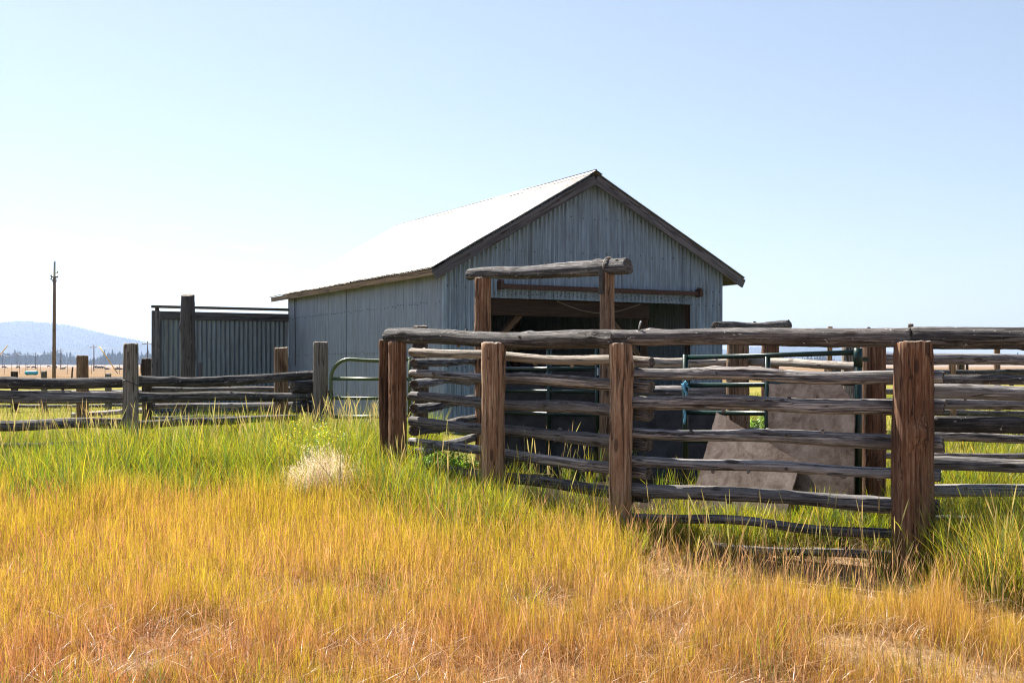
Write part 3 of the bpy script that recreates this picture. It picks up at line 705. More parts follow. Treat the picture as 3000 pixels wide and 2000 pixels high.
# ================================================================== pipe gates
def pipe_gate(name, label, a, b, ys_a, ys_b, uprights, r, m, arch=False, low=None):
    A = at(a[0], ys_a[0], a[1]); B = at(b[0], ys_b[0], b[1])
    e = empty(name, Vector((A.x, A.y, H(A.x, A.y))), label, 'gate', 'tube gates of the corral')
    rails = [(at(a[0], y0, a[1]), at(b[0], y1, b[1])) for y0, y1 in zip(ys_a, ys_b)]
    zl0, zl1 = rails[-1]
    if arch:
        dr = (rails[0][1]-rails[0][0]); L = dr.length; dr.normalize(); q = .27
        pts = [zl0]+[Vector((rails[0][0].x, rails[0][0].y, z)) for z in np.linspace(zl0.z+.1, rails[0][0].z-q, 5)]
        for k in range(1, 9):
            an = k/8*math.pi/2; pts.append(rails[0][0]+dr*q*(1-math.cos(an))-up*q*(1-math.sin(an)))
        for k in range(1, 7):
            f = k/6; pts.append(rails[0][0]+dr*(q+(L-q)*f)-up*(.022*math.sin(f*math.pi)))
        pts.append(rails[0][1]); pts += [zl1]
        pts = pts[:-2]+[pts[-2]]
        mbx = MB(); mbx.tube(pts, r, 10); mbx.tube([rails[0][1]+up*r, zl1], r, 10); mbx.tube([zl0, zl1], r, 10); mbx.build('frame', m, e); rails = rails[1:-1]
    for p, q in rails:
        mbx = MB(); mbx.tube([p, p.lerp(q, .5)-up*.004, q], r*.92, 10); mbx.build('bar', m, e)
    for px, D, y0, k in uprights:
        p = at(px, y0, D); f = (D-a[1])/(b[1]-a[1]) if a[1] != b[1] else (px-a[0])/(b[0]-a[0])
        bot = zl0.lerp(zl1, min(1,max(0,f)))
        mbx = MB(); mbx.tube([Vector((p.x, p.y, bot.z-.03)), p], r*k, 10); mbx.build('upright', m, e)
    return e
g_r = pipe_gate('tube_gate', 'dark green tube gate behind the leaning mottled boards', (2010,11.2), (2510,10.1), (1047,1128,1208,1290,1365,1440), (1032,1122,1211,1300,1390,1478),
    [(2008,11.2,1038,1.1),(2248,10.65,1045,1.1),(2514,10.08,1020,1.35)], .027, M_GREEN)
b = MB(); b.tube([at(2514,1020,10.08), at(2514,1075,10.08)], .042, 10); b.box(at(2530,1052,10.1), (.04,0,0), (0,.02,0), (0,0,.02)); b.build('hinge', M_GREEN, g_r)
g_m = pipe_gate('tube_gate', 'dark blue green tube gate closing the log gateway before the barn', (1440,14.1), (1752,13.05), (1020,1080,1142,1205,1268,1330), (1012,1078,1148,1216,1284,1352),
    [(1443,14.1,1015,1.1),(1608,13.52,1014,1.1),(1750,13.05,1008,1.1)], .026, M_GREEN)
b = MB(); b.box(at(1586,1014,13.5), (.026,0,0), (0,.004,0), (0,0,.02)); b.build('tag', M_TAG, g_m)
b = MB(); b.box(at(1751,1088,12.98), (.008,0,0), (0,.006,0), (0,0,.045)); b.build('tag', M_TAG, g_m)
g_l = pipe_gate('tube_gate', 'small olive green tube gate with a rounded corner beside the barn wall', (970,15.6), (1200,15.5), (1052,1109,1166,1221), (1052,1109,1165,1220), [], .026, M_OLIVE, arch=True)
b = MB(); b.box(at(965,1152,15.6), (.05,0,0), (0,.015,0), (0,0,.04)); b.build('hinge', M_RUST, g_l)
# twine tied on the right hand gate
rng = random.Random(8); mb = MB(); p0 = at(2006,1122,11.12)
mb.tube([p0+Vector((rng.uniform(-.012,.012), -.035+rng.uniform(-.01,.01), -k*.034)) for k in range(13)], .011, 6)
for k in range(10):
    a_ = rng.uniform(0,6.28); mb.tube([p0+Vector((0,-.03,rng.uniform(-.04,.03))), p0+Vector((.03*math.cos(a_), -.05, .03*math.sin(a_)-.02)), p0+Vector((.045*math.cos(a_+.6), -.045, .045*math.sin(a_+.6)-.05))], .003, 5)
mb.tube([p0+Vector((.032*math.cos(a_), -.0+.032*math.sin(a_), -.01)) for a_ in np.linspace(0,6.28,10)], .006, 6)
tag(mb.build_at('twine', M_TWINE, p0), 'light blue twine knotted on the green gate and hanging down', 'twine')

# ================================================================== leaning boards
def board(name, label, pix, thick, mat, seed):
    rng = random.Random(seed)
    P = [at(*p) for p in pix]; n = (P[1]-P[0]).cross(P[2]-P[0]).normalized()
    if n.y > 0: n = -n
    o = P[0]; P = [p-n*((p-o).dot(n)) for p in P]
    E = []
    for i in range(len(P)):
        a_, b_ = P[i], P[(i+1) % len(P)]; k = max(2, int((b_-a_).length/.05))
        inw = (sum(P, Vector())/len(P)-(a_+b_)/2).normalized()
        for j in range(k):
            E.append(a_.lerp(b_, j/k)+inw*rng.uniform(-.004,.006))
    m = len(E); mb = MB()
    mb.add([e+n*thick/2 for e in E]+[e-n*thick/2 for e in E], [list(range(m)), list(range(2*m-1, m-1, -1))]+[(j, m+j, m+(j+1)%m, (j+1)%m) for j in range(m)])
    return tag(mb.build_at(name, mat, sum(P, Vector())/len(P)), label, 'board')
def zon(px, D, z): return (px, HZ+(EYE-z)/D*F, D)
board('stall_mat', 'upright mottled brown board with a clipped corner leaning on the green gate', [(2254,1125,10.52), (2462,1125,10.12), (2490,1162,10.03), (2505,1206,9.97), zon(2520,9.75,.1), zon(2262,10.2,.12)], .03, M_BOARD, 1)
board('stall_mat', 'tilted mottled brown board with a sloping top edge, in front of the upright one', [(2100,1207,10.72), (2345,1354,10.06), (2318,1456,9.92), zon(2295,9.86,.1), zon(2036,10.30,.16), (2030,1462,10.34)], .03, M_BOARD, 2)
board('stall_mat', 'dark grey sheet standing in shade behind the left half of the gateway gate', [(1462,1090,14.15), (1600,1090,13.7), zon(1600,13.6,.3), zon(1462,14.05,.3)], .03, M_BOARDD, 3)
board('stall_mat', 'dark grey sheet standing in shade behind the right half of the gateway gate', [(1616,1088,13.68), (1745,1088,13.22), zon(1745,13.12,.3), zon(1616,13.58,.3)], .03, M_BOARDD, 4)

board('stall_mat', 'dark grey sheet added behind the rails left of the tilted board to darken the pen', [(1808,1168,13.05), (2112,1172,12.45), zon(2112,12.35,.25), zon(1808,12.95,.25)], .03, M_BOARDD, 5)  # added sheet: shades the pen floor and covers the bright ground behind
# ================================================================== far things on the plain
pole = empty('utility_pole', base(159, 69), 'tall brown utility pole with a cluster of brackets near its pale top', 'utility pole', 'utility poles on the plain')
bp = base(158, 69); tp = at(160, 765, 69); bk = at(159.5, 812, 69)
m_ = MB(); m_.tube([bp-up*.3, bp.lerp(tp, .3), bp.lerp(tp, .6), bk], [.115,.108,.10,.09], 12); m_.build('shaft', M_POLE, pole)
m_ = MB(); m_.tube([bk, tp], [.065,.062], 10); m_.build('extension', M_GLASSI, pole)
for s in (-1, 1):
    m_ = MB(); c = at(159.5, 812, 69)
    m_.tube([c-up*.5, c+Vector((s*.14,0,-.2)), c+Vector((s*.2,-.02,.1))], .018, 6); m_.tube([c+Vector((s*.05,0,.0)), c+Vector((s*.22,-.02,.05))], .04, 6); m_.build('bracket', M_DSTEEL, pole)
    for dz in (.08, -.12) if s < 0 else (.3, .02):
        m_ = MB(); q = c+Vector((s*.2,-.02,dz)); m_.tube([q-up*.05, q, q+up*.03, q+up*.09], [.03,.065,.05,.02], 8); m_.tube([c+up*(dz-.1), q], .022, 6); m_.build('insulator', M_GLASSI, pole)
def far_pole(label, px, D, ytop, hw):
    b0 = base(px, D); t0 = at(px, ytop, D)
    e = empty('utility_pole', b0, label, 'utility pole', 'utility poles on the plain')
    m = MB(); m.tube([b0-up*.3, t0], [.19,.13], 8); m.build('shaft', M_POLE, e)
    m = MB(); z = t0-up*.75; m.bar(z-Vector((hw,0,0))-Vector((0,.15,0)), z+Vector((hw,0,0))-Vector((0,.15,0)), .12, .14); m.build('crossarm', M_POLE, e)
    m = MB()
    for s in (-.92, -.4, .4, .92):
        m = MB(); m.tube([z+Vector((s*hw,-.15,.05)), z+Vector((s*hw,-.15,.3))], [.05,.04], 6); m.build('insulator', M_GLASSI, e)
    return z, hw
chain = [far_pole('nearest crossarm pole of the far line, at the edge of the sliding door', 432, 285, 999, 1.35),
    far_pole('crossarm pole of the far line just left of the grey paddock post', 275, 345, 1010, 1.1),
    far_pole('crossarm pole of the far line between the tall pole and the brown fence post', 178, 418, 1021, 1.2),
    far_pole('crossarm pole of the far line above the grazing cow left of the tall pole', 104, 520, 1031, .9),
    far_pole('crossarm pole of the far line, second from the left edge', 50, 610, 1033, .7),
    far_pole('farthest crossarm pole of the far line at the left edge', 8, 690, 1037, .7)]
for s, nm in ((-.92, 'left arm ends'), (.92, 'right arm ends'), (.4, 'inner right pins')):
    m = MB(); pts = []
    z = [c+Vector((s*hw,-.15,.3)) for c, hw in chain]
    z = [z[0]*2-z[1]]+z
    for i in range(len(z)-1):
        for k in range(8):
            f = k/8; pts.append(z[i].lerp(z[i+1], f)-up*(4*f*(1-f)*1.1))
    pts.append(z[-1]); m.tube(pts, .022, 5)
    tag(m.build_at('power_line', M_WIRE, z[0]), 'pale sagging power wire strung along the '+nm+' of the far poles', 'wire')
for (p, q, lab) in (((291,1015,240),(338,1084,240),'yellow slanting pipe right of the brown paddock post, on the plain'), ((22,1012,240),(-16,1060,240),'yellow slanting pipe at the left edge of the plain')):
    a_, b_ = at(*p), at(*q); e = empty('slanting_pipe', Vector((b_.x, b_.y, H(b_.x, b_.y))), lab, 'pipe', 'slanting pipes on the plain')
    m = MB(); m.tube([a_, b_], .11, 8); m.build('sleeve', M_YELLOW, e)
    d_ = (b_-a_).normalized(); k = (b_.z-H(b_.x,b_.y)+.1)/-d_.z
    m = MB(); m.tube([b_, b_+d_*k], .09, 8); m.build('foot', M_DSTEEL, e)
# trough
tb = base(92, 137); e = empty('water_trough', tb, 'bright cyan plastic trough on the dry plain', 'trough')
m = MB(); pts = [tb+Vector((x,0,.26)) for x in np.linspace(-.78,.78,9)]
m.tube(pts, [.18,.24,.26,.25,.26,.25,.26,.24,.18], 12); m.build('body', M_CYAN, e)
m = MB(); m.box(tb+Vector((-.5,0,.05)), (.06,0,0),(0,.2,0),(0,0,.06)); m.box(tb+Vector((.5,0,.05)), (.06,0,0),(0,.2,0),(0,0,.06)); m.build('foot', M_DSTEEL, e)
# thin stakes
rs = random.Random(4)
stk = [(13,170,'at the left edge of the plain'),(35,150,'left of the cyan trough'),(57,165,'above the left end of the cyan trough'),(76,140,'close left of the cyan trough'),(80,160,'above the cyan trough'),(109,150,'at the right end of the cyan trough'),(118,170,'right of the cyan trough'),(197,160,'right of the tall pole'),(268,170,'right of the brown paddock post'),(308,150,'between the brown and grey paddock posts'),(350,165,'just left of the grey paddock post'),(412,160,'right of the grey paddock post')]
for px, D, lab in stk:
    q = base(px, D); m = MB(); m.tube([q-up*.2, q+Vector((rs.uniform(-.05,.05),0,1.5))], .03, 6); m.box(q+up*1.35, (.05,0,0),(0,.03,0),(0,0,.02))
    tag(m.build_at('fence_stake', M_DSTEEL, q), 'thin dark wire fence stake '+lab, 'stake', 'wire fence stakes on the plain')

def cow_mesh(name, joints, edges, mat):
    me = bpy.data.meshes.new(name); bm = bmesh.new(); sk = bm.verts.layers.skin.verify(); vs = []
    for (x, y, z, r) in joints:
        v = bm.verts.new((x, y, z)); v[sk].radius = (r, r); vs.append(v)
    vs[0][sk].use_root = True
    for a_, b_ in edges: bm.edges.new((vs[a_], vs[b_]))
    bm.to_mesh(me); bm.free(); me.materials.append(mat); me.polygons.foreach_set('use_smooth', [True]*len(me.polygons))
    return me
def cow_j(head_z, lie=0):
    d = -.62*lie
    j = [(-.75,0,1.08+d,.30),(-.3,0,1.0+d,.36),(.2,0,.98+d,.38),(.65,0,1.05+d,.32),(.95,0,(1.1+head_z)/2+d,.17),(1.25,0,head_z+d*.6,.15),(1.5,0,head_z-.14+d*.6,.085)]
    e = [(0,1),(1,2),(2,3),(3,4),(4,5),(5,6)]
    for bx, root in ((-.72,0),(.6,3)):
        for s in (-1,1):
            n = len(j)
            if lie: j += [(bx+.05,s*.25,.25,.13),(bx+.4,s*.32,.12,.07)]; e += [(root,n),(n,n+1)]
            else: j += [(bx,s*.2,.72,.14),(bx+(.06 if bx < 0 else 0)*-1,s*.2,.38,.075),(bx+.02,s*.2,.02,.06)]; e += [(root,n),(n,n+1),(n+1,n+2)]
    n = len(j); j += [(-1.02,0,1.05+d,.05),(-1.07,0,.55+d*.5,.03)]; e += [(0,n),(n,n+1)]
    for s in (-1,1): n = len(j); j.append((1.2,s*.2,head_z+.06+d*.6,.04)); e.append((5,n))
    return j, e
cows = {'stand': cow_mesh('cow', *cow_j(1.35), M_COW), 'graze': cow_mesh('cow', *cow_j(.35), M_COW), 'lie': cow_mesh('cow', *cow_j(1.4,1), M_COW), 'brown': cow_mesh('cow', *cow_j(.4), M_COWB)}
herd = [(12,500,'brown',20,'brown cow grazing at the far left edge of the plain'),(53,520,'graze',160,'black cow grazing left of the cyan trough, near a far pole'),(99,480,'graze',8,'black cow grazing in full profile above the cyan trough'),
 (165,470,'stand',110,'black cow half hidden behind the foot of the tall utility pole'),(184,455,'lie',10,'black cow lying just right of the tall utility pole'),(278,480,'stand',70,'black cow facing away beside the pole left of the grey post'),
 (297,470,'graze',175,'black cow grazing farther back in the group left of the grey post'),(291,440,'graze',20,'black cow grazing nearest in the group left of the grey post'),(314,425,'lie',185,'black cow lying beside the yellow slanting pipe'),
 (340,420,'lie',0,'black cow lying just left of the grey paddock post'),(352,415,'lie',170,'black cow lying right against the grey paddock post, lowest of the herd'),(82,640,'lie',0,'tiny dark cow lying far off above the cyan trough'),(143,660,'graze',30,'tiny dark cow far off left of the tall pole')]
for px, D, kd, az, lab in herd:
    o = link(bpy.data.objects.new('cow', cows[kd])); o.location = base(px, D); o.rotation_euler = (0,0,R(az))
    sm_ = o.modifiers.new('skin','SKIN'); sb = o.modifiers.new('sub','SUBSURF'); sb.levels = sb.render_levels = 1
    tag(o, lab, 'cow', 'cattle on the plain')

# ================================================================== grass
class Blades:
    def __init__(s): s.V = []; s.C = []; s.Fq = []; s.n = 0
    def add(s, x, y, z, h, w, az, lean, c0, c1, prof=(1,.95,.65,.06), levels=(0,.4,.75,1), facing=None, twist=None):
        n = len(x); lv = np.array(levels); L = len(lv); pr = np.array(prof)
        fa = facing if facing is not None else np.random.default_rng(n).uniform(0, np.pi, n)
        ca, sa = np.cos(fa), np.sin(fa)
        dx, dy = np.cos(az)*lean, np.sin(az)*lean
        V = np.zeros((n, L, 2, 3)); Cc = np.zeros((n, L, 2, 4)); Cc[..., 3] = 1
        for k in range(L):
            t = lv[k]; b = t**1.8
            cx = x+dx*h*b; cy = y+dy*h*b; cz = z+h*t*(1-.35*np.minimum(1, lean**2)*t)
            for sd_, sg in ((0,-1),(1,1)):
                V[:,k,sd_,0] = cx+sg*ca*w*pr[k]/2; V[:,k,sd_,1] = cy+sg*sa*w*pr[k]/2; V[:,k,sd_,2] = cz
                Cc[:,k,sd_,:3] = c0*(1-t)+c1*t
        base_ = s.n+np.arange(n)[:, None]*(2*L)
        for k in range(L-1):
            s.Fq.append(base_+np.array([2*k, 2*k+1, 2*k+3, 2*k+2])[None, :])
        s.V.append(V.reshape(-1,3)); s.C.append(Cc.reshape(-1,4)); s.n += n*2*L
    def build(s, name, mat, org=None):
        V = np.concatenate(s.V); C_ = np.concatenate(s.C); Fq = np.concatenate(s.Fq).astype(np.int32)
        if org is not None: V = V-np.array(org)
        me = bpy.data.meshes.new(name); me.vertices.add(len(V)); me.vertices.foreach_set('co', V.astype(np.float32).ravel())
        me.loops.add(Fq.size); me.loops.foreach_set('vertex_index', Fq.ravel())
        me.polygons.add(len(Fq)); me.polygons.foreach_set('loop_start', np.arange(0, Fq.size, 4, dtype=np.int32)); 
        me.polygons.foreach_set('use_smooth', np.ones(len(Fq), bool))
        at_ = me.attributes.new('col', 'FLOAT_COLOR', 'POINT'); at_.data.foreach_set('color', C_.astype(np.float32).ravel())
        me.update(calc_edges=True); me.validate(); me.materials.append(mat)
        o = link(bpy.data.objects.new(name, me))
        if org is not None: o.location = org
        return o
g = np.random.default_rng(77)
def pn(x, y, f, s):                                          # cheap smooth noise in about -1..1
    r = np.random.default_rng(s); o = 0
    for k in range(6):
        a_ = r.uniform(0, 6.28); ff_ = f*r.uniform(.6,1.7); o = o+np.sin((x*np.cos(a_)+y*np.sin(a_))*ff_*6.28+r.uniform(0,6.28))
    return o/3.2
gl_x = np.array([-14,-6,-3.5,-1.3,0,1,2.5,3.2,4.2,9]); gl_y = np.array([10.6,10.4,10.6,9.9,9.2,8.5,8.2,7.6,6.9,6.5])
def green(x, y):                                             # 0 in the dry field, 1 by the fences
    return sm((y-np.interp(x, gl_x, gl_y)+.55*pn(x, y, .35, 1)+.25*pn(x, y, 1.3, 2))/1.7+.35)
def seg_d(x, y, a_, b_):
    ax, ay = a_; bx, by = b_; dx, dy = bx-ax, by-ay
    t = np.clip(((x-ax)*dx+(y-ay)*dy)/(dx*dx+dy*dy), 0, 1)
    return np.hypot(x-ax-t*dx, y-ay-t*dy)
def in_corral(x, y):
    yl = np.interp(x, [-1.2,.95,3.1,6], [11.75,9.8,8.72,8.3]); return (y > yl) & (x > -1.2) & (y < 14.3)
def in_barn(x, y):
    dx, dy = x-C0.x, y-C0.y; a_ = dx*gd.x+dy*gd.y; b_ = dx*bd.x+dy*bd.y
    return (a_ > -.05) & (a_ < W+.05) & (b_ > -.05) & (b_ < LEN+.1)
bare = [(gx(2640,6.1),6.1,.62,.25),(gx(2430,6.5),6.5,.36,.2),(gx(2900,5.8),5.75,.55,.28),(gx(455,7.5),7.5,.10,.10),(gx(445,5.95),5.95,.34,.22),(gx(900,5.7),5.75,.3,.14),(gx(2480,8.3),8.25,.9,.28),(gx(2250,8.55),8.65,.7,.2)]
def keep(x, y, rnd):
    k = np.ones(len(x), bool)
    for bx, by, rx, ry in bare:
        d = ((x-bx)/rx)**2+((y-by)/ry)**2+.25*pn(x, y, 2.2, 9); k &= ~((d < 1) & (rnd > .08+.5*np.clip(d, 0, 1)**2))
    return k & ~in_barn(x, y)
def sample(n, y0, y1, pad=1.0):
    u_ = g.random(n); y = y0+(y1-y0)*u_
    y = np.sqrt(y0*y0+(y1*y1-y0*y0)*u_); hw = .47*y+pad
    return (g.random(n)*2-1)*hw, y
RED0, RED1 = np.array([.24,.085,.034]), np.array([.56,.25,.09])
GLD0, GLD1 = np.array([.30,.15,.05]), np.array([.74,.46,.085])
YEL0, YEL1 = np.array([.24,.17,.022]), np.array([.70,.55,.024])
GRN0, GRN1 = np.array([.035,.06,.008]), np.array([.24,.38,.018])
BLU1 = np.array([.12,.20,.07])
def lerp(a_, b_, t): return a_+(b_-a_)*t[:, None]
B = Blades()
for (y0, y1, n, ws) in ((4.4, 7.4, 190000, 1.0), (7.4, 11.6, 170000, 1.25)):
    x, y = sample(n, y0, y1); G_ = green(x, y); k = (g.random(n) > G_*.75) & keep(x, y, g.random(n)) & ~in_corral(x, y)
    x, y, G_ = x[k], y[k], G_[k]; n = len(x)
    cl = pn(x, y, .9, 3); cl2 = pn(x, y, 2.6, 4); big = pn(x, y, .22, 5)
    cl4 = pn(x, y, 6.5, 8); h = np.clip(.145+.11*sm((y-5.4)/3)+.05*cl+.05*cl2+.045*cl4, .05, .5)*(.4+.85*g.random(n))*(1+.35*sm((y-6)/4))
    spz = sm((pn(x, y, .62, 61)+.35*pn(x, y, 1.9, 62)-.30)/.4)*sm((9.2-y)/1.5); h = h*(1-.55*spz); ksel = g.random(n) > .45*spz
    x, y, h, G_, cl, cl2, big, spz = (q[ksel] for q in (x, y, h, G_, cl, cl2, big, spz)); n = len(x)
    cdz = sm((x-.75)/.4)*sm((3.0-x)/.3)*sm((y-7.0)/.7); h = h*(1-.42*cdz); ksel = g.random(n) > .35*cdz
    x, y, h, G_, cl, cl2, big, spz = (q[ksel] for q in (x, y, h, G_, cl, cl2, big, spz)); n = len(x)
    redness = np.clip(.38*spz+.50-.22*(x+1.0)/3-.55*(y-6.5)/1.6+.42*big+.25*cl+.22*g.normal(size=n), 0, 1)
    yel = np.clip(.05+.38*sm((y-5.2)/4)+.25*cl2+.3*pn(x, y, .6, 6)+.28*g.normal(size=n)+.8*(g.random(n) < .10), 0, 1)
    c0 = lerp(GLD0, RED0, redness); c1 = lerp(GLD1, RED1, redness)
    c0 = c0+(YEL0-c0)*(.7*yel)[:, None]; c1 = c1+(YEL1-c1)*yel[:, None]
    br = (.46+1.08*g.random(n)**1.3)[:, None]
    B.add(x, y, hgt(x, y)-.01, h, (.0012+.0019*g.random(n)**1.5)*ws, g.uniform(0,6.28,n), .02+.4*g.random(n)**2.2, c0*br, c1*br, facing=g.uniform(0,np.pi,n))
# litter lying low between the stems
x, y = sample(36000, 4.4, 11); k = keep(x, y, g.random(len(x))*.6) & (g.random(len(x)) > .6*green(x, y)); x, y = x[k], y[k]; n = len(x)
redness = np.clip(.45-.5*(x+1)/3-.3*(y-6.6)/2+.3*g.normal(size=n), 0, 1)
c = lerp(np.array([.46,.29,.13]), np.array([.38,.155,.06]), redness)*(.6+.6*g.random(n))[:, None]
B.add(x, y, hgt(x, y)+.005+.05*g.random(n), g.uniform(.08,.2,n), g.uniform(.003,.006,n), g.uniform(0,6.28,n), g.uniform(.9,2.2,n), c, c, facing=g.uniform(0,np.pi,n))
# thin seed stalks over the dry grass
x, y = sample(9000, 4.6, 10.5); k = keep(x, y, g.random(len(x))) & ~in_corral(x, y); x, y = x[k], y[k]; n = len(x)
c = lerp(np.array([.50,.30,.14]), np.array([.40,.16,.08]), np.clip(.4-.5*x/3+.3*g.normal(size=n), 0, 1))*(.7+.6*g.random(n))[:, None]
B.add(x, y, hgt(x, y), g.uniform(.28,.48,n), np.full(n, .004), g.uniform(0,6.28,n), g.uniform(.05,.4,n), c, c*1.1, prof=(.35,.3,.3,1.0,.7,.1), levels=(0,.4,.72,.8,.92,1))
tag(B.build('dry_grass', M_BLADE), 'golden and rust red dry grass filling the foreground field', 'grass', kind='stuff')

B = Blades()
def tufts(n, y0, y1, per, dens, hfun, xsel=None, wid=.006, colmix=None, ysel=None):
    x, y = sample(n, y0, y1)
    p = dens(x, y); k = g.random(n) < p; x, y = x[k], y[k]
    k = keep(x, y, g.random(len(x))); x, y = x[k], y[k]
    hh = hfun(x, y); m = len(x)
    rep = np.repeat(np.arange(m), per); nn = len(rep)
    a_ = g.uniform(0, 6.28, nn); rr = np.abs(g.normal(size=nn))*.05
    X, Y = x[rep]+rr*np.cos(a_), y[rep]+rr*np.sin(a_)
    h = hh[rep]*(.45+.65*g.random(nn)); ln = .12+.5*g.random(nn)**1.5
    t = np.clip(g.normal(.36,.34,m)[rep]+.15*g.normal(size=nn), 0, 1)
    gr = green(X, Y)
    c1 = lerp(GRN1, YEL1, t); c0 = lerp(GRN0, YEL0, t*.8)
    bl = g.random(nn) < .22; c1[bl] = BLU1*(.8+.5*g.random(bl.sum()))[:, None]
    dy = g.random(nn) < .10+.35*(1-gr); c1[dy] = np.array([.62,.42,.07])*(.7+.5*g.random(dy.sum()))[:, None]
    br = (.5+.85*g.random(nn))[:, None]
    B.add(X, Y, hgt(X, Y)-.01, h, (wid*(.6+.7*g.random(nn)))*(1+.02*(Y-8)), a_+.6*g.normal(size=nn), ln, c0*br, c1*br, prof=(.8,1,.7,.05), facing=g.uniform(0,np.pi,nn))
left = lambda x: 1-sm((x+1.3)/1.2)
def hf_front(x, y):
    base_ = .40+.20*left(x)*sm((y-10)/2.5)+.13*pn(x, y, .5, 11)+.10*pn(x, y, 1.6, 12)
    base_ = base_+.36*sm((x-3.1)/.6)*sm((y-6.6)/1.0)-.13*((x > .75) & (x < 2.9))-.17*(1-sm((x+5.7)/1.1))
    return np.clip(base_, .16, .95)
def dens_front(x, y):
    g_ = green(x, y)*(~in_corral(x, y))*(y < 17.5)*(~((x > -1.1) & (y > 11.9)))
    thin = np.where((x > .7) & (x < 2.95), .2, 1.0)
    lowr = np.where(y > 14.9, .5, 1)
    return g_*thin*lowr
tufts(13500, 6.2, 17.5, 16, dens_front, hf_front)
tufts(2600, 11.4, 15.4, 16, lambda x, y: ((x > -3.3) & (x < -1.45))*.85*sm((y-11.4)/.8), lambda x, y: .50+.12*pn(x, y, .9, 51)+.08*pn(x, y, 2.5, 52), wid=.0065)
FL = [((-1.35,11.8),(-.18,10.7)), ((-.18,10.7),(.45,10.15))]
tufts(9000, 8.9, 12, 15, lambda x, y: .8*(np.minimum(seg_d(x, y, *FL[0]), seg_d(x, y, *FL[1])) < .75)*(~in_corral(x, y)), lambda x, y: .40+.14*pn(x, y, 1.1, 53)+.08*pn(x, y, 3, 54), wid=.006)
tufts(9000, 8.1, 10.4, 13, lambda x, y: .5*(seg_d(x, y, (.3,9.95), (.85,9.35)) < .4)*(~in_corral(x, y)), lambda x, y: .27+.09*pn(x, y, 1.4, 55), wid=.0055)
tufts(9000, 8.0, 9.2, 13, lambda x, y: .28*(seg_d(x, y, (2.95,8.3), (3.6,8.0)) < .38)*(~in_corral(x, y)), lambda x, y: .36+.12*pn(x, y, 1.4, 57), wid=.006)
tufts(9000, 9.2, 10.2, 13, lambda x, y: .5*((x > 1.0) & (x < 3.2) & (y > 9.35) & (y < 9.95)), lambda x, y: .30+.10*pn(x, y, 1.6, 59), wid=.006)
# sparse green shoots scattered through the dry field
tufts(2600, 4.8, 10, 9, lambda x, y: .6*(pn(x, y, .5, 21) > .15)*(~in_corral(x, y)), lambda x, y: .25+.1*pn(x, y, .7, 23)+.05*sm((y-6)/2), wid=.0042)
# tall green by the two right hand posts and inside the corral
tufts(9000, 8.3, 13.8, 13, lambda x, y: in_corral(x, y)*np.where(y < 9.5, .13, .75)*(1-.88*(((x-.35)/1.9)**2+((y-12.2)/2.1)**2 < 1)), lambda x, y: .30+.14*pn(x, y, .8, 31)-.1*(y < 9.4))
tufts(9000, 6.9, 8.6, 16, lambda x, y: (x > 3.15)*.55*sm((y-6.9)/.5)*(y < 8.4), lambda x, y: .55+.15*pn(x, y, .9, 35)+.12*sm((y-7.4)/.6), wid=.0065)
tufts(3000, 8.6, 19, 12, lambda x, y: (x > 3.3)*.6*(y > 8.6), lambda x, y: .30+.10*pn(x, y, .6, 33)*1.0, wid=.007)
# seed stalks in front of the left fence and by the posts
def stalks(xa, xb, ya, yb, n, hmin, hmax):
    x = g.uniform(xa, xb, n); y = g.uniform(ya, yb, n); c = lerp(np.array([.45,.42,.12]), np.array([.50,.34,.14]), g.random(n))
    B.add(x, y, hgt(x, y), g.uniform(hmin, hmax, n), g.uniform(.006,.010,n), g.uniform(0,6.28,n), g.uniform(.03,.3,n), c*.7, c, prof=(.4,.35,.35,1.2,1.0,.1), levels=(0,.4,.78,.84,.93,1))
stalks(-6.6,-1.4,12.2,14.2,420,.55,.95); stalks(-1.3,.9,9.6,11.4,90,.5,.85); stalks(.9,3.2,7.6,8.7,80,.45,.75); stalks(3.2,4.6,7.0,8.2,90,.5,.9); stalks(-2.6,-1.5,13.5,15.2,90,.7,1.0)
tag(B.build('green_grass', M_BLADE), 'tall green and yellow grass growing along the corral fences', 'grass', kind='stuff')
# short paddock turf beyond
B = Blades()
x, y = sample(60000, 14.5, 46, 2.0); k = ~in_barn(x, y) & ~((x > -1.1) & (x < 3) & (y < 22)); x, y = x[k], y[k]; n = len(x)
t = np.clip(.5+.4*pn(x, y, .3, 41)+.3*g.normal(size=n), 0, 1)
c1 = lerp(np.array([.24,.30,.04]), np.array([.50,.42,.08]), t); br = (.7+.6*g.random(n))[:, None]
B.add(x, y, hgt(x, y), g.uniform(.06,.2,n)*(1+.5*pn(x, y, .5, 42).clip(0)), g.uniform(.006,.012,n)*(1+(y-14)*.03), g.uniform(0,6.28,n), g.uniform(.1,.6,n), c1*br*.7, c1*br, facing=g.uniform(0,np.pi,n))
tag(B.build('paddock_grass', M_BLADE), 'short yellow green turf of the paddocks behind the fences', 'grass', kind='stuff')

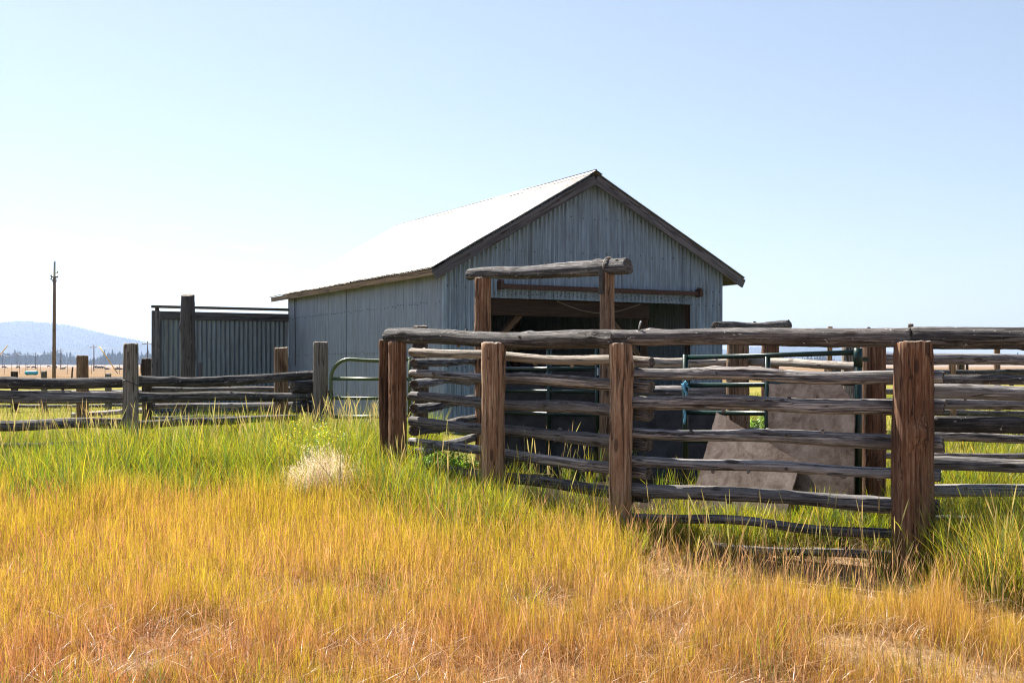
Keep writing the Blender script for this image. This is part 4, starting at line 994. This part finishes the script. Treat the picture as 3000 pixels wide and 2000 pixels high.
# ------------------------------------------------------------------ single plants
def feather(px, D, wpx, n, hmin, hmax, label):
    B = Blades(); c = base(px, D); rw = wpx/F*D/2
    cx = np.array([-.75,-.4,-.1,.25,.62,.9]); ch = np.array([.72,.85,1.05,.95,.9,.7]); cy = np.array([.0,-.1,.05,.1,-.06,.08])
    q = g.choice(6, n, p=[.14,.2,.26,.2,.13,.07])
    x = c.x+rw*(cx[q]+.23*g.normal(size=n)); y = c.y+cy[q]+.07*g.normal(size=n)
    h = g.uniform(hmin, hmax, n)*ch[q]; az = g.uniform(0,6.28,n); ln = .05+.35*g.random(n)**1.6
    cc = lerp(np.array([.76,.55,.37]), np.array([.92,.80,.62]), g.random(n))
    B.add(x, y, hgt(x, y), h, np.full(n,.0026), az, ln, cc*.5, cc)
    for k in range(15):                                   # panicle flecks
        t = .42+.62*g.random(n); sp_ = .028*(1.12-t)*2+.006
        X = x+np.cos(az)*ln*h*t**1.8+g.normal(size=n)*sp_; Y = y+np.sin(az)*ln*h*t**1.8+g.normal(size=n)*sp_; Z = hgt(x, y)+h*t
        B.add(X, Y, Z, g.uniform(.008,.022,n), g.uniform(.002,.0042,n), g.uniform(0,6.28,n), g.uniform(.1,.7,n), cc, cc*1.1, prof=(.4,1,.2), levels=(0,.5,1))
    return tag(B.build('feathery_grass_clump', M_BLADE, c), label, 'plant')
feather(940, 11.0, 190, 560, .34, .58, 'pale cream feathery grass clump left of the corner posts')
def weed(name, px, D, wpx, h0, n, label, leafc, flower=None, leaf=.03):
    B = Blades(); c = base(px, D); rw = wpx/F*D/2
    a_ = g.uniform(0,6.28,n); r_ = np.sqrt(g.random(n)); x = c.x+rw*r_*np.cos(a_); y = c.y+.22*r_*np.sin(a_)
    h = h0*g.uniform(.55,1.05,n)*(1-.3*r_**2); az = np.arctan2(y-c.y, x-c.x); ln = .1+.3*r_*g.random(n)
    st = np.tile(np.array(leafc)*.6, (n,1)); B.add(x, y, hgt(x, y), h, np.full(n,.004), az, ln, st, st)
    for k in range(10):
        t = g.uniform(.15, 1, n); X = x+np.cos(az)*ln*h*t**1.8; Y = y+np.sin(az)*ln*h*t**1.8
        lc = np.array(leafc)[None, :]*(.6+.8*g.random(n))[:, None]
        B.add(X, Y, hgt(x, y)+h*t, leaf*g.uniform(.6,1.4,n), leaf*.4*g.uniform(.7,1.3,n), g.uniform(0,6.28,n), g.uniform(.5,2.5,n), lc, lc, prof=(.3,1,.8,.1), levels=(0,.35,.7,1))
    if flower:
        for k in range(4):
            X = x+np.cos(az)*ln*h+g.normal(size=n)*.02; Y = y+np.sin(az)*ln*h+g.normal(size=n)*.02
            fc = np.array(flower)[None, :]*(.8+.4*g.random(n))[:, None]
            B.add(X, Y, hgt(x, y)+h*g.uniform(.82,1.03,n), np.full(n,.014), np.full(n,.014), g.uniform(0,6.28,n), g.uniform(.2,1.5,n), fc, fc, prof=(.6,1,.5), levels=(0,.5,1))
    return tag(B.build(name, M_BLADE, c), label, 'plant')
weed('flowering_weed', 905, 12.3, 150, .74, 90, 'yellow flowered weed behind the pale feathery clump', (.26,.36,.06), (.85,.70,.05))
weed('flowering_weed', 985, 13.2, 120, .62, 120, 'thin green weed with few yellow flowers below the olive gate', (.24,.36,.07), (.7,.66,.08))
weed('leafy_weed', 1290, 12.7, 190, .42, 260, 'bright green leafy weed behind the lowest rails right of the corner post', (.22,.40,.035), None, .045)
weed('leafy_weed', 2212, 13.6, 120, .95, 150, 'small leafy weed seen through the gate beside the board', (.20,.34,.05), None, .05)
